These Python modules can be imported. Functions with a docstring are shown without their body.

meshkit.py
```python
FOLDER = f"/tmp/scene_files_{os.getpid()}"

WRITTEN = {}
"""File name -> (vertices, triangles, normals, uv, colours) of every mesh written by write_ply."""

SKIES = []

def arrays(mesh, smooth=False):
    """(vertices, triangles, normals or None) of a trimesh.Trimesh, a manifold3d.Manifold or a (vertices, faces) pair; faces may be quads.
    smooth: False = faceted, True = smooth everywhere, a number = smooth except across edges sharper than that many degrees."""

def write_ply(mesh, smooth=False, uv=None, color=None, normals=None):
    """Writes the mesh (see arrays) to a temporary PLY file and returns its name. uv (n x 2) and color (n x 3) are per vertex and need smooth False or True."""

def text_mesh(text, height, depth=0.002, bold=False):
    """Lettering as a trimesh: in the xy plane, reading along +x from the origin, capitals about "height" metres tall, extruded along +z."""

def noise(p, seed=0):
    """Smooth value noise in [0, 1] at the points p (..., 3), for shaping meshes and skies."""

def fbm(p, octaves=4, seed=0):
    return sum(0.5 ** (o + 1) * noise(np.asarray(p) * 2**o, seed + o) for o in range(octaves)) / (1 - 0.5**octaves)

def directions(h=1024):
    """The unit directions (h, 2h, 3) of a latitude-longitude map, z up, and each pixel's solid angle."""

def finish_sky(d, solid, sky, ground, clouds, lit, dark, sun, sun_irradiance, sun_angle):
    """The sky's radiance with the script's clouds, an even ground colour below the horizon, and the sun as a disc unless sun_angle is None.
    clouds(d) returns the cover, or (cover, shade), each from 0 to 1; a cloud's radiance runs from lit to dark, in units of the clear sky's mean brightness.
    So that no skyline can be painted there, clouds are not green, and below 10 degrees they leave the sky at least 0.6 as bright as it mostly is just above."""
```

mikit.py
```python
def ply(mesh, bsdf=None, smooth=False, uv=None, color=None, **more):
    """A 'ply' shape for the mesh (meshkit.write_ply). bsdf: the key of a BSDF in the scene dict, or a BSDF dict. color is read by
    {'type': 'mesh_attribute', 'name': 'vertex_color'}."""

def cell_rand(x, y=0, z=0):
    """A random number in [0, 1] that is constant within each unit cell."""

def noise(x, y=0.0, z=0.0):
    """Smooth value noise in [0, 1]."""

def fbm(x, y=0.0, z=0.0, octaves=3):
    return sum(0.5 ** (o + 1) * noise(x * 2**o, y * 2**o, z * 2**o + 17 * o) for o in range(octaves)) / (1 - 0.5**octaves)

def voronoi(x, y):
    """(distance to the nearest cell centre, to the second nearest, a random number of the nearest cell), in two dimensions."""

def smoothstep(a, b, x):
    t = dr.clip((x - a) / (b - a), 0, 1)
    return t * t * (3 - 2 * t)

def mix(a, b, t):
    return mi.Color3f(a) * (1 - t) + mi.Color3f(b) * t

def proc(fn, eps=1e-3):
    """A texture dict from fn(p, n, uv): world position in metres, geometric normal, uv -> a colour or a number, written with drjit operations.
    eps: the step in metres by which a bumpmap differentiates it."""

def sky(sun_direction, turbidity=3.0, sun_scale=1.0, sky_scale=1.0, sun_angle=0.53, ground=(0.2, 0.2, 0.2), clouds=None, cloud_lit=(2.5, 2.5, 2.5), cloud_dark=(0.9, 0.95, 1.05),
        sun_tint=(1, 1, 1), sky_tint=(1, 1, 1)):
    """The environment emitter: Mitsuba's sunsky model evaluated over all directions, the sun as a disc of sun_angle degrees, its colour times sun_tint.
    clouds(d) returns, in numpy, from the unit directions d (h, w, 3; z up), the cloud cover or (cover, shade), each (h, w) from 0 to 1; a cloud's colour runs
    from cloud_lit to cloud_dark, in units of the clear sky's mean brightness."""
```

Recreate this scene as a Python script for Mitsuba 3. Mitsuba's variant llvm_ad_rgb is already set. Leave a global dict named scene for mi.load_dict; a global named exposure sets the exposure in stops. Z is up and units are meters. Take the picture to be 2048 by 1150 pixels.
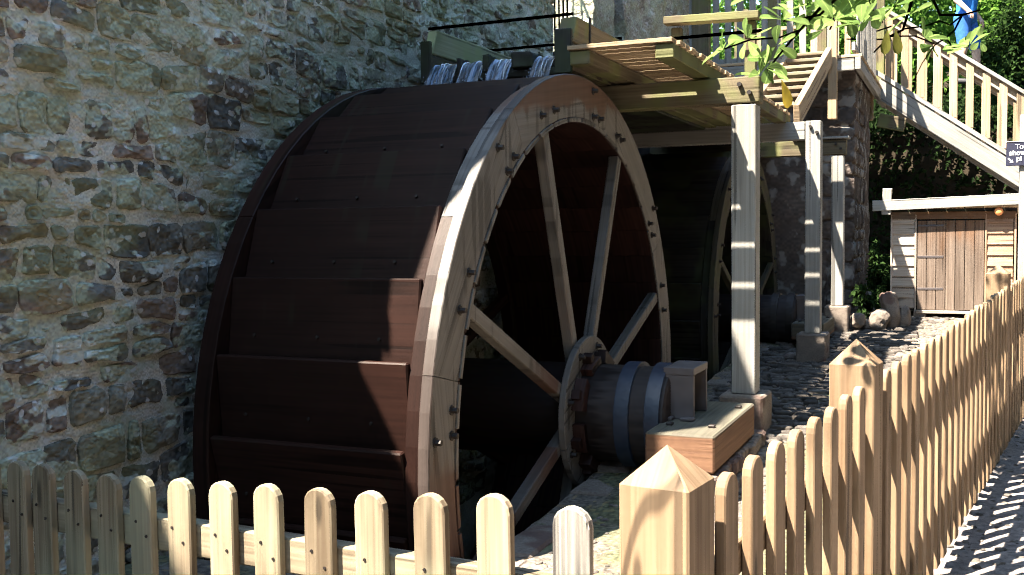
import math, random
import numpy as np, trimesh, shapely
import shapely.geometry as sg
import manifold3d as m3
import drjit as dr
import mitsuba as mi
import mikit, meshkit
from mikit import proc, fbm, noise, voronoi, smoothstep, mix, cell_rand

T = mi.ScalarTransform4f
A = np.array
scene, labels = {}, {}
rng = np.random.default_rng(7)
random.seed(7)

# ---------------------------------------------------------------- camera, sky, exposure
FWD, UP = A([0.915205, 0.399513, -0.052810]), A([0.052719, 0.011226, 0.998546])
EYE = A([0.0, 0.0, 1.33])
scene['camera'] = {'type': 'perspective', 'fov': 52.465, 'fov_axis': 'x', 'near_clip': 0.05, 'far_clip': 400.0,
                   'to_world': T().look_at(origin=EYE.tolist(), target=(EYE + FWD).tolist(), up=UP.tolist())}
SUN = A([-0.80, 0.60, 1.56])
exposure = 4.5
scene['sky'] = mikit.sky(SUN.tolist(), turbidity=3, ground=(0.12, 0.11, 0.09), sun_tint=(0.96, 1.0, 1.07), sky_tint=(1.05, 1.03, 0.90))

# ---------------------------------------------------------------- materials
def m_add(name, fn, rough=0.7, bump=None, bscale=0.003, spec=0.4, eps=1e-3, two=False):
    b = {'type': 'principled', 'base_color': proc(fn), 'roughness': rough if not callable(rough) else proc(rough), 'specular': spec}
    if bump is not None:
        b = {'type': 'bumpmap', 'nested_texture': proc(bump, eps=eps), 'scale': bscale, 'bsdf': b}
    scene[name] = {'type': 'twosided', 'bsdf': b} if two else b

def tone(c, f):
    return mi.Color3f(*[float(x) for x in c]) * f

def wood_fns(light, dark, contrast=0.5, knots=False, moss=None, vary=0.25, wet=None, grey=None):
    """uv: x along the grain in metres, y across plus ten times the piece's number; end grain has y above 500"""
    def col(p, n, uv):
        end = uv.y > 500
        y = dr.select(end, uv.y - 500, uv.y)
        pid = dr.floor(y / 10 + 0.5)
        wv = noise(uv.x * 1.3, y * 3.0, 3) * 0.02
        st = fbm(uv.x * 1.6, (y + wv) * 75.0, pid, 3)
        fine = noise(uv.x * 7.0, y * 260.0, 5)
        bl = fbm(uv.x * 2.2 + 9, y * 7.0, pid, 2)
        g = dr.clip(0.55 * st + 0.2 * fine + 0.4 * bl - 0.08, 0, 1)
        g = dr.select(end, 0.3 + 0.35 * noise(dr.sqrt(uv.x * uv.x + y * y) * 90, 1) + 0.15 * noise(uv.x * 60, y * 60), g)
        c = mix(dark, light, dr.clip(0.5 + (g - 0.5) * (1 + contrast), 0, 1))
        c = c * (1 - vary + 2 * vary * cell_rand(pid, 3, 7))
        crack = smoothstep(0.80, 0.9, noise(uv.x * 1.1 + 31, y * 42.0, pid)) * 0.55
        c = c * (1 - crack)
        if knots:
            d, _, w = voronoi(uv.x * 3.2, y * 13.0)
            k = (1 - smoothstep(0.05, 0.16, d)) * dr.select(w > 0.72, 1.0, 0.0)
            c = c * (1 - 0.65 * k)
            ln = dr.abs(noise(uv.x * 0.7, y * 8.0, pid + 50) - 0.5)
            gate = smoothstep(0.5, 0.62, noise(uv.x * 1.9, y * 3.0, pid + 9))
            c = c * (1 - 0.62 * gate * (1 - smoothstep(0.004, 0.016, ln)) * dr.select(end, 0.0, 1.0))
            dirt = smoothstep(0.55, 0.75, fbm(p.x * 7, p.y * 7, p.z * 3.5, 3))
            c = c * (1 - 0.28 * dirt)
        if grey is not None:
            gm = smoothstep(0.42, 0.62, fbm(p.x * 6, p.y * 6, p.z * 2.2, 3))
            c = mix(c, mi.Color3f(*grey) * (0.6 + 0.7 * g), gm * 0.7)
        if moss is not None:
            mm = smoothstep(0.40, 0.62, fbm(p.x * 5, p.y * 5, p.z * 4, 3))
            c = mix(c, mi.Color3f(*moss) * (0.6 + 0.8 * bl), mm * 0.8)
        if wet is not None:
            c = wet(c, p, g)
        return c
    def bump(p, n, uv):
        y = dr.select(uv.y > 500, uv.y - 500, uv.y)
        return fbm(uv.x * 2.0, y * 90.0, 2, 2) * 1.0 + 0.5 * noise(uv.x * 9, y * 240.0, 1) - 1.2 * smoothstep(0.80, 0.9, noise(uv.x * 1.1 + 31, y * 42.0, dr.floor(y / 10 + 0.5)))
    return col, bump

def add_wood(name, light, dark, rough=0.75, bscale=0.0015, spec=0.3, **k):
    c, b = wood_fns(light, dark, **k)
    m_add(name, c, rough, b, bscale, spec, eps=8e-4)

add_wood('m_wood_new', (0.285, 0.205, 0.13), (0.145, 0.094, 0.055), knots=True, vary=0.13, contrast=0.5)
add_wood('m_wood_old', (0.29, 0.24, 0.168), (0.11, 0.082, 0.053), knots=True, grey=(0.23, 0.23, 0.16), vary=0.2, contrast=1.0)
add_wood('m_wood_splinter', (0.36, 0.345, 0.31), (0.075, 0.07, 0.066), vary=0.0, contrast=2.2, bscale=0.004)
add_wood('m_wood_grey', (0.31, 0.31, 0.295), (0.17, 0.165, 0.15), vary=0.14, contrast=0.4, bscale=0.001)
add_wood('m_wood_stair', (0.40, 0.31, 0.205), (0.20, 0.14, 0.085), vary=0.32, contrast=0.4)
add_wood('m_wood_moss', (0.15, 0.125, 0.082), (0.06, 0.048, 0.028), moss=(0.12, 0.13, 0.05), vary=0.15)
add_wood('m_wood_green', (0.38, 0.38, 0.25), (0.19, 0.19, 0.12), moss=(0.26, 0.29, 0.14), vary=0.1)
def slime(c, p, g):
    f = fbm(p.x * 3, p.y * 2.2, p.z * 3, 4)
    c = c * (0.55 + 1.0 * f)
    run = smoothstep(0.6, 0.75, noise(p.y * 34, p.z * 1.5, p.x * 1.5)) * smoothstep(0.45, 0.6, f)
    return mix(c, (0.02, 0.02, 0.012), run * 0.5)
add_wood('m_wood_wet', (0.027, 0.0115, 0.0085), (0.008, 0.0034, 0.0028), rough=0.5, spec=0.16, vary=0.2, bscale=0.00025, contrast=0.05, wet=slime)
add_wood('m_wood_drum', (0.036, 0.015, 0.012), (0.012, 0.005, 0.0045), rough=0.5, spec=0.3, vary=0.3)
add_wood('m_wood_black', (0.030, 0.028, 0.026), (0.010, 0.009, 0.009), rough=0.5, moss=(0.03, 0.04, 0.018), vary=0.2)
WX, WZ = 5.292, 0.358
def ring_wet_shade(c, p, g):
    f = fbm(p.x * 5, p.z * 5, 2, 3)
    r = dr.sqrt(dr.square(p.x - WX) + dr.square(p.z - WZ))
    top = smoothstep(0.0, 0.10, p.z - 1.955 - 0.12 * (p.x - 5.2) + 0.34 * (f - 0.5) + 0.55 * (r - 1.70))
    rimz = 0.47 + 0.58 * smoothstep(1.788, 1.796, r)  # dark reaches higher on the outer edge, painting the fade of the sunlight
    low = smoothstep(0.0, 0.16, rimz - p.z + 0.35 * (f - 0.5)) * smoothstep(5.4, 5.0, p.x) * smoothstep(0.9, 1.2, r)
    run = smoothstep(0.60, 0.78, noise(p.x * 46, p.z * 2.0, 3)) * smoothstep(0.35, 0.6, f)
    c = c * (1 - 0.45 * run)
    m = dr.maximum(top, low)
    rim = smoothstep(1.788, 1.796, r)
    stain_shade = mix((0.085, 0.042, 0.028), (0.040, 0.030, 0.027), rim)  # brown wet stain on the face, painted shade on the outer edge
    c = mix(c, stain_shade * (0.6 + 0.9 * g), m * 0.94)
    core = smoothstep(0.90, 0.50, r) * smoothstep(0.43, 0.45, r) * smoothstep(0.10, -0.12, p.x - WX + 0.30 + 0.4 * (f - 0.5))
    return mix(c, mi.Color3f(0.11, 0.045, 0.026) * (0.6 + 0.8 * g), core * 0.7)
add_wood('m_wood_ring', (0.165, 0.156, 0.147), (0.092, 0.084, 0.077), rough=0.5, wet=ring_wet_shade, vary=0.06, spec=0.4)
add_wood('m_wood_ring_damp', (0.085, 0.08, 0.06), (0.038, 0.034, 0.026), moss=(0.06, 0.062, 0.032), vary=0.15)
def beam_block(c, p, g):
    topm = smoothstep(0.352, 0.362, p.z)
    return mix(c, mi.Color3f(0.085, 0.09, 0.072) * (0.4 + g), topm * 0.85)
add_wood('m_wood_block', (0.175, 0.098, 0.058), (0.085, 0.042, 0.026), wet=beam_block, vary=0.02)
def door_wet(c, p, g):
    f = fbm(p.y * 9, p.z * 2.2, 4, 3)
    m = smoothstep(0.0, 0.55, p.z - 0.92 + 0.8 * (f - 0.5) - 0.55 * dr.abs(p.y + 0.02))
    return mix(c, mi.Color3f(0.15, 0.075, 0.036) * (0.5 + 0.9 * g), m * 0.85)
add_wood('m_wood_door', (0.17, 0.135, 0.11), (0.065, 0.046, 0.035), wet=door_wet, vary=0.15, contrast=0.6)
add_wood('m_wood_clap', (0.44, 0.40, 0.35), (0.24, 0.19, 0.155), vary=0.16)
add_wood('m_wood_clap_brown', (0.42, 0.29, 0.20), (0.20, 0.115, 0.075), vary=0.16)

def axle_col(p, n, uv):
    f = fbm(uv.x * 3, uv.y * 30, 1, 3)
    edge = smoothstep(-0.04, 0.04, 1.72 - p.y + 0.12 * (noise(uv.y * 22, 1, 2) - 0.5) + 0.10 * (noise(uv.y * 70, 1, 5) - 0.5))
    dry = mix((0.022, 0.018, 0.018), (0.048, 0.039, 0.037), f)
    wet = mix((0.009, 0.007, 0.007), (0.022, 0.015, 0.014), f)
    return mix(wet, dry, edge)
m_add('m_axle', axle_col, 0.55, lambda p, n, uv: fbm(uv.x * 2, uv.y * 60, 1, 2), 0.0015, 0.2)
def iron_col(p, n, uv):
    f = fbm(p.x * 18, p.y * 18, p.z * 18, 3)
    return mix((0.012, 0.022, 0.045), (0.034, 0.044, 0.066), f)  # blue of the reflected sky is painted into the iron colour
m_add('m_iron', iron_col, 0.38, lambda p, n, uv: fbm(p.x * 40, p.y * 40, p.z * 40, 2), 0.0006, 0.6)
def rust_col(p, n, uv):
    f = fbm(p.x * 30, p.y * 30, p.z * 30, 2)
    return mix((0.010, 0.009, 0.009), (0.028, 0.02, 0.016), f)
m_add('m_bolt', rust_col, 0.55, spec=0.5)
def plate_col(p, n, uv):
    f = fbm(p.x * 9, p.y * 9, p.z * 9, 3)
    return mix((0.05, 0.045, 0.05), (0.12, 0.105, 0.105), f)
m_add('m_plate', plate_col, 0.5, lambda p, n, uv: fbm(p.x * 40, p.y * 40, p.z * 40, 2), 0.0006)

def lichen(c, p, amount=1.0):
    f = fbm(p.x * 2.3, p.y * 2.3, p.z * 2.6, 4)
    hi = smoothstep(0.2, 2.4, p.z - 0.15 * (p.x - 3))
    crust = smoothstep(0.53, 0.60, fbm(p.x * 8 + 3, p.y * 8, p.z * 9, 4) + (f - 0.5) * 0.5 + (noise(p.x * 42, p.y * 42, p.z * 42) - 0.5) * 0.22 + 0.06 * hi + 0.01)
    tex = noise(p.x * 90, p.y * 90, p.z * 90)
    c = mix(c, mi.Color3f(0.52, 0.57, 0.46) * (0.5 + 0.75 * tex), crust * 0.82 * amount)
    blue = smoothstep(0.635, 0.685, fbm(p.x * 5 + 40, p.y * 5, p.z * 9 + 7, 4) + 0.05 * (f - 0.5) + (noise(p.x * 50, p.y * 50, p.z * 50) - 0.5) * 0.12)
    c = mix(c, mi.Color3f(0.68, 0.72, 0.68) * (0.75 + 0.4 * tex), blue * 0.85 * amount)
    d, _, w = voronoi(p.x * 16 + 0.4 * noise(p.x * 30, p.z * 30), p.z * 16)
    spots = (1 - smoothstep(0.22, 0.30, d + 0.12 * noise(p.x * 80, p.z * 80))) * dr.select(w > 0.72, 1.0, 0.0)
    c = mix(c, mi.Color3f(0.66, 0.66, 0.66), spots * 0.75 * amount)
    alg = smoothstep(0.50, 0.66, fbm(p.x * 2.8 + 11, p.y * 2, p.z * 4.2, 3) + 0.07 * hi)
    return mix(c, mi.Color3f(0.34, 0.36, 0.19) * (0.6 + 0.6 * tex), alg * 0.42 * amount)
def stone_base(p, t, s):
    f = fbm(p.x * 9, p.y * 9, p.z * 13, 4)
    a = mix((0.185, 0.172, 0.145), (0.235, 0.18, 0.148), smoothstep(0.25, 0.35, t))
    a = mix(a, (0.33, 0.32, 0.265), smoothstep(0.55, 0.6, t))
    a = mix(a, (0.155, 0.15, 0.138), smoothstep(0.78, 0.82, t))
    g = noise(p.x * 70, p.y * 70, p.z * 70)
    return a * (0.45 + 0.95 * f) * (0.75 + 0.5 * s) * (0.55 + 0.9 * g)
wheelside = lambda p: 1 - 0.35 * smoothstep(2.35, 2.0, dr.sqrt(dr.square(p.x - WX) + dr.square(p.z - WZ)))  # stone and mortar darker close round the near wheel
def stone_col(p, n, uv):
    return lichen(stone_base(p, uv.x, uv.y), p) * wheelside(p)
def rough_bump(p, n, uv):
    return fbm(p.x * 22, p.y * 22, p.z * 26, 4) + 0.25 * noise(p.x * 120, p.y * 120, p.z * 120)
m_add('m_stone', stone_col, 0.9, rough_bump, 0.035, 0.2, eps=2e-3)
def mortar_col(p, n, uv):
    f = fbm(p.x * 7, p.y * 7, p.z * 7, 4)
    g = noise(p.x * 140, p.y * 140, p.z * 140)
    c = mix((0.42, 0.405, 0.365), (0.78, 0.745, 0.67), f) * (0.65 + 0.7 * g)
    return lichen(c, p, 0.75) * wheelside(p)
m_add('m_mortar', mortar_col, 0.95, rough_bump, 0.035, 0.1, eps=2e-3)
def stone2_col(p, n, uv):
    f = fbm(p.x * 4, p.y * 4, p.z * 5, 4)
    g = noise(p.x * 40, p.y * 40, p.z * 40)
    c = mix((0.045, 0.038, 0.038), (0.15, 0.125, 0.108), f) * (0.7 + 0.6 * g)
    cr = smoothstep(0.55, 0.68, fbm(p.x * 9, p.y * 9, p.z * 7, 3))
    return mix(c, (0.34, 0.34, 0.33), cr * 0.6) * (0.75 + 0.5 * uv.y)
m_add('m_stone_pier', stone2_col, 0.9, rough_bump, 0.03, 0.2, eps=2e-3)
def stone3_col(p, n, uv):
    f = fbm(p.x * 6, p.y * 6, p.z * 7, 4)
    g = noise(p.x * 60, p.y * 60, p.z * 60)
    return lichen(mix((0.21, 0.195, 0.165), (0.46, 0.43, 0.37), f) * (0.5 + 1.0 * g), p, 0.8)
m_add('m_stone_pale', stone3_col, 0.95, rough_bump, 0.05, 0.1, eps=2e-3)
def dark_stone(p, n, uv):
    f = fbm(p.x * 5, p.y * 5, p.z * 6, 4)
    return mix((0.022, 0.020, 0.020), (0.075, 0.066, 0.058), f)
m_add('m_stone_dark', dark_stone, 0.6, rough_bump, 0.02, 0.4, eps=2e-3)
def concrete_col(p, n, uv):
    f = fbm(p.x * 8, p.y * 8, p.z * 8, 4)
    g = noise(p.x * 110, p.y * 110, p.z * 110)
    c = mix((0.10, 0.082, 0.072), (0.23, 0.20, 0.172), f) * (0.8 + 0.4 * g)
    return mix(c, (0.08, 0.045, 0.04), smoothstep(0.56, 0.66, fbm(p.x * 4 + 5, p.y * 4, p.z * 6, 3)) * 0.7)
m_add('m_concrete', concrete_col, 0.9, rough_bump, 0.01, 0.2, eps=2e-3)
def yard_col(p, n, uv):
    f = fbm(p.x * 2.5, p.y * 2.5, 1, 4)
    g = noise(p.x * 70, p.y * 70)
    c = mix((0.075, 0.066, 0.057), (0.19, 0.17, 0.15), f) * (0.5 + 0.85 * g)
    leaf = smoothstep(0.70, 0.78, noise(p.x * 33, p.y * 33, 4))
    c = mix(c, (0.27, 0.19, 0.10), leaf * 0.6)
    ms = smoothstep(0.52, 0.66, fbm(p.x * 1.7 + 5, p.y * 3.1, 2, 3))
    c = mix(c, mi.Color3f(0.085, 0.10, 0.045) * (0.5 + g), ms * 0.6)
    path = smoothstep(0.25, 0.0, p.y + 0.126 * p.x - 0.63)
    pc = mix((0.085, 0.077, 0.078), (0.26, 0.235, 0.225), noise(p.x * 55, p.y * 55, 2) * 0.6 + 0.4 * noise(p.x * 160, p.y * 160, 3))
    return mix(c, pc, path)
m_add('m_ground', yard_col, 0.95, lambda p, n, uv: fbm(p.x * 22, p.y * 22, p.z * 5, 4) + 0.5 * noise(p.x * 80, p.y * 80), 0.012, 0.1, eps=2e-3)
def cob_col(p, n, uv):
    g = noise(p.x * 60, p.y * 60, p.z * 60)
    return mix((0.055, 0.05, 0.046), (0.165, 0.148, 0.132), uv.x) * (0.6 + 0.7 * g)
m_add('m_pebble', cob_col, 0.9, spec=0.2)
def earth_col(p, n, uv):
    f = fbm(p.x * 3, p.y * 3, p.z * 3, 3)
    return mix((0.014, 0.012, 0.009), (0.04, 0.032, 0.022), f)
m_add('m_earth', earth_col, 0.95, spec=0.1)
scene['m_water'] = {'type': 'principled', 'base_color': {'type': 'rgb', 'value': [0.012, 0.014, 0.012]}, 'roughness': 0.06, 'specular': 0.6}
def fall_w(p, n, uv):
    return dr.clip(0.05 + 0.55 * smoothstep(0.46, 0.7, fbm(p.y * 90, p.z * 9, 3, 3)), 0, 1)
scene['m_fall'] = {'type': 'blendbsdf', 'weight': proc(fall_w), 'a': {'type': 'roughdielectric', 'alpha': 0.12, 'int_ior': 1.33},
                   'b': {'type': 'twosided', 'bsdf': {'type': 'principled', 'base_color': {'type': 'rgb', 'value': [0.26, 0.37, 0.55]}, 'roughness': 0.15}}}
def leaf_mat(name, lo, hi, trans=0.9, rough=0.45, spec=0.4):
    def col(p, n, uv):
        c = mix(lo, hi, uv.y) * (0.75 + 0.5 * noise(p.x * 60, p.y * 60, p.z * 60))
        return mix(c, mi.Color3f(*[min(1.0, 1.5 * q) for q in hi]), smoothstep(0.85, 1.0, uv.x) * 0.6)
    scene[name] = {'type': 'principledthin', 'base_color': proc(col), 'roughness': rough, 'diff_trans': trans, 'spec_trans': 0.0, 'eta': 1.4}
leaf_mat('m_leaf_rhodo', (0.085, 0.15, 0.04), (0.25, 0.37, 0.115), 0.8, 0.35)
leaf_mat('m_leaf_olive', (0.085, 0.09, 0.02), (0.12, 0.12, 0.03), 0.5)
leaf_mat('m_leaf_yellow', (0.62, 0.42, 0.05), (0.70, 0.55, 0.10), 0.7)
leaf_mat('m_leaf_tree', (0.05, 0.12, 0.022), (0.20, 0.37, 0.07), 0.9)
leaf_mat('m_leaf_dark', (0.014, 0.03, 0.011), (0.05, 0.095, 0.028), 0.6)
leaf_mat('m_leaf_ivy', (0.008, 0.016, 0.007), (0.026, 0.048, 0.016), 0.4)
def plain(name, c, rough=0.7, spec=0.4):
    scene[name] = {'type': 'principled', 'base_color': {'type': 'rgb', 'value': list(c)}, 'roughness': rough, 'specular': spec}
plain('m_bark', (0.17, 0.145, 0.125), 0.9)
plain('m_sign', (0.020, 0.022, 0.045), 0.5)
plain('m_letter', (0.80, 0.80, 0.78), 0.6)
plain('m_skin', (0.55, 0.36, 0.27), 0.5)
plain('m_hair', (0.06, 0.04, 0.025), 0.6)
plain('m_shoe', (0.05, 0.05, 0.055), 0.6)
plain('m_rope', (0.66, 0.63, 0.58), 0.9)
plain('m_red', (0.62, 0.055, 0.02), 0.5)
plain('m_orange', (0.80, 0.33, 0.12), 0.35)
plain('m_black', (0.014, 0.014, 0.016), 0.5)
def cloth_fn(a, b):
    return lambda p, n, uv: mix(a, b, fbm(p.x * 30, p.y * 30, p.z * 30, 3))
m_add('m_shirt', cloth_fn((0.02, 0.13, 0.42), (0.04, 0.22, 0.62)), 0.85, spec=0.2)
m_add('m_shorts', cloth_fn((0.025, 0.10, 0.36), (0.05, 0.17, 0.52)), 0.85, spec=0.2)

# ---------------------------------------------------------------- helpers
used = {}
def key(base):
    n = used.get(base, 0); used[base] = n + 1
    return base if n == 0 else f'{base}_{n:03d}'
def thing(name, label, cat, group=None):
    k = key(name)
    labels[k] = {'label': label, 'category': cat}
    if group: labels[k]['group'] = group
    return k
MOVE = [None]          # (scale, own foot, new foot) while one thing is set down at its place
def put(k, mesh, mat, smooth=False, uv=None, **extra):
    if MOVE[0]:
        s_, c0, c1 = MOVE[0]
        if isinstance(mesh, tuple): mesh = ((A(mesh[0]) - c0) * s_ + c1, mesh[1])
        else: mesh = mesh.copy(); mesh.vertices = (A(mesh.vertices) - c0) * s_ + c1
    scene[k] = mikit.ply(mesh, mat, smooth=smooth, uv=uv, **extra)
    return k
def part(parent, name, mesh, mat, smooth=False, uv=None, label=None, kind=None):
    k = put(key(parent + '__' + name), mesh, mat, smooth, uv)
    if label or kind:
        labels[k] = {}
        if label: labels[k]['label'] = label
        if kind: labels[k]['kind'] = kind
    return k
def struct(name, mesh, mat, smooth=False, uv=None, kind='structure', label=None, cat=None):
    k = put(key(name), mesh, mat, smooth, uv)
    labels[k] = {'kind': kind}
    if label: labels[k]['label'] = label
    if cat: labels[k]['category'] = cat
    return k
def unit(v):
    v = A(v, float); return v / np.linalg.norm(v)
pieces = [0]
def wuv(mesh, o, a, w, h, pid=None):
    """faceted copy with wood uv: along a, across w or h"""
    if pid is None:
        pieces[0] = pieces[0] % 45 + 1; pid = pieces[0]
    v = A(mesh.vertices)[A(mesh.faces)].reshape(-1, 3)
    if (np.cross(v[1::3], v[2::3]) * v[0::3]).sum() - (np.cross(v[1::3] - v[0::3], v[2::3] - v[0::3]) @ v.mean(0)).sum() < 0:
        v = v.reshape(-1, 3, 3)[:, ::-1].reshape(-1, 3)
    f = np.arange(len(v)).reshape(-1, 3)
    n = np.repeat(np.cross(v[1::3] - v[0::3], v[2::3] - v[0::3]), 3, axis=0)
    n /= np.linalg.norm(n, axis=1, keepdims=True) + 1e-12
    d = v - A(o)
    ea, ew, eh = d @ A(a), d @ A(w), d @ A(h)
    na, nw, nh = abs(n @ A(a)), abs(n @ A(w)), abs(n @ A(h))
    u = ea + pid * 1.37
    y = np.where(nw > nh, eh, ew + 0.41) + pid * 10.0
    end = na > 0.8
    u = np.where(end, ew + 3, u); y = np.where(end, eh + 500 + pid * 10.0, y)
    return (v, f), np.stack([u, y], 1)
def cbox(hx, hy, hz, b):
    b = min(b, hx * 0.9, hy * 0.9, hz * 0.9)
    pts = []
    for sx in (-1, 1):
        for sy in (-1, 1):
            for sz in (-1, 1):
                pts += [(sx * hx, sy * (hy - b), sz * (hz - b)), (sx * (hx - b), sy * hy, sz * (hz - b)), (sx * (hx - b), sy * (hy - b), sz * hz)]
    return trimesh.convex.convex_hull(A(pts))
def beam(p0, p1, w, h, up=(0, 0, 1), bev=0.004):
    """(mesh, uv) of a timber from p0 to p1, w wide (level), h deep (along up)"""
    p0, p1 = A(p0, float), A(p1, float)
    a = unit(p1 - p0)
    ww = np.cross(a, A(up, float))
    if np.linalg.norm(ww) < 1e-3: ww = np.cross(a, A([1.0, 0, 0]))
    ww = unit(ww); hh = np.cross(ww, a)
    m = cbox(np.linalg.norm(p1 - p0) / 2, w / 2, h / 2, bev)
    R = np.stack([a, ww, hh], 1)
    m.vertices = A(m.vertices) @ R.T + (p0 + p1) / 2
    return wuv(m, p0, a, ww, hh)
def bpart(parent, name, mat, *args, label=None, **k):
    m, uv = beam(*args, **k)
    return part(parent, name, m, mat, uv=uv, label=label)
def block(x0, x1, y0, y1, z0, z1, bev=0.005):
    m = cbox((x1 - x0) / 2, (y1 - y0) / 2, (z1 - z0) / 2, bev)
    m.apply_translation([(x0 + x1) / 2, (y0 + y1) / 2, (z0 + z1) / 2])
    return m
def axis_block(axis, x0, x1, y0, y1, z0, z1, bev=0.005):
    e = np.eye(3); i = 'xyz'.index(axis)
    return wuv(block(x0, x1, y0, y1, z0, z1, bev), (x0, y0, z0), e[i], e[(i + 1) % 3], e[(i + 2) % 3])
def joined(ms):
    """concatenate (mesh, uv) pairs"""
    vs, fs, us, n = [], [], [], 0
    for (v, f), uv in ms:
        vs.append(v); fs.append(f + n); us.append(uv); n += len(v)
    return (np.vstack(vs), np.vstack(fs)), np.vstack(us)
def tube(pts, rad, sides=7, caps=True):
    p = A(pts, float); rad = np.broadcast_to(rad, (len(p),))
    t = np.gradient(p, axis=0); t /= np.linalg.norm(t, axis=1, keepdims=True) + 1e-12
    a = np.cross(t, A([0.13, 0.97, 0.2])); a /= np.linalg.norm(a, axis=1, keepdims=True) + 1e-12
    b = np.cross(t, a); an = np.arange(sides) * 2 * np.pi / sides
    v = p[:, None] + rad[:, None, None] * (np.cos(an)[None, :, None] * a[:, None] + np.sin(an)[None, :, None] * b[:, None])
    i, j = np.meshgrid(np.arange(len(p) - 1), np.arange(sides), indexing='ij'); j2 = (j + 1) % sides
    q = np.stack([i * sides + j, i * sides + j2, (i + 1) * sides + j2, (i + 1) * sides + j], -1).reshape(-1, 4)
    f = np.vstack([q[:, [0, 2, 1]], q[:, [0, 3, 2]]]); v = v.reshape(-1, 3)
    if caps:
        n = len(v); v = np.vstack([v, p[0], p[-1]]); k = np.arange(sides)
        f = np.vstack([f, np.stack([k, (k + 1) % sides, k * 0 + n], 1), np.stack([(k + 1) % sides + n - sides, k + n - sides, k * 0 + n + 1], 1)])
    return trimesh.Trimesh(v, f, process=False)
def cat(ms):
    return trimesh.util.concatenate(ms)
def fbm_np(p, seed=0, o=3):
    return sum(0.5 ** (i + 1) * meshkit.noise(A(p) * 2 ** i, seed + i) for i in range(o)) / (1 - 0.5 ** o)

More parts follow.
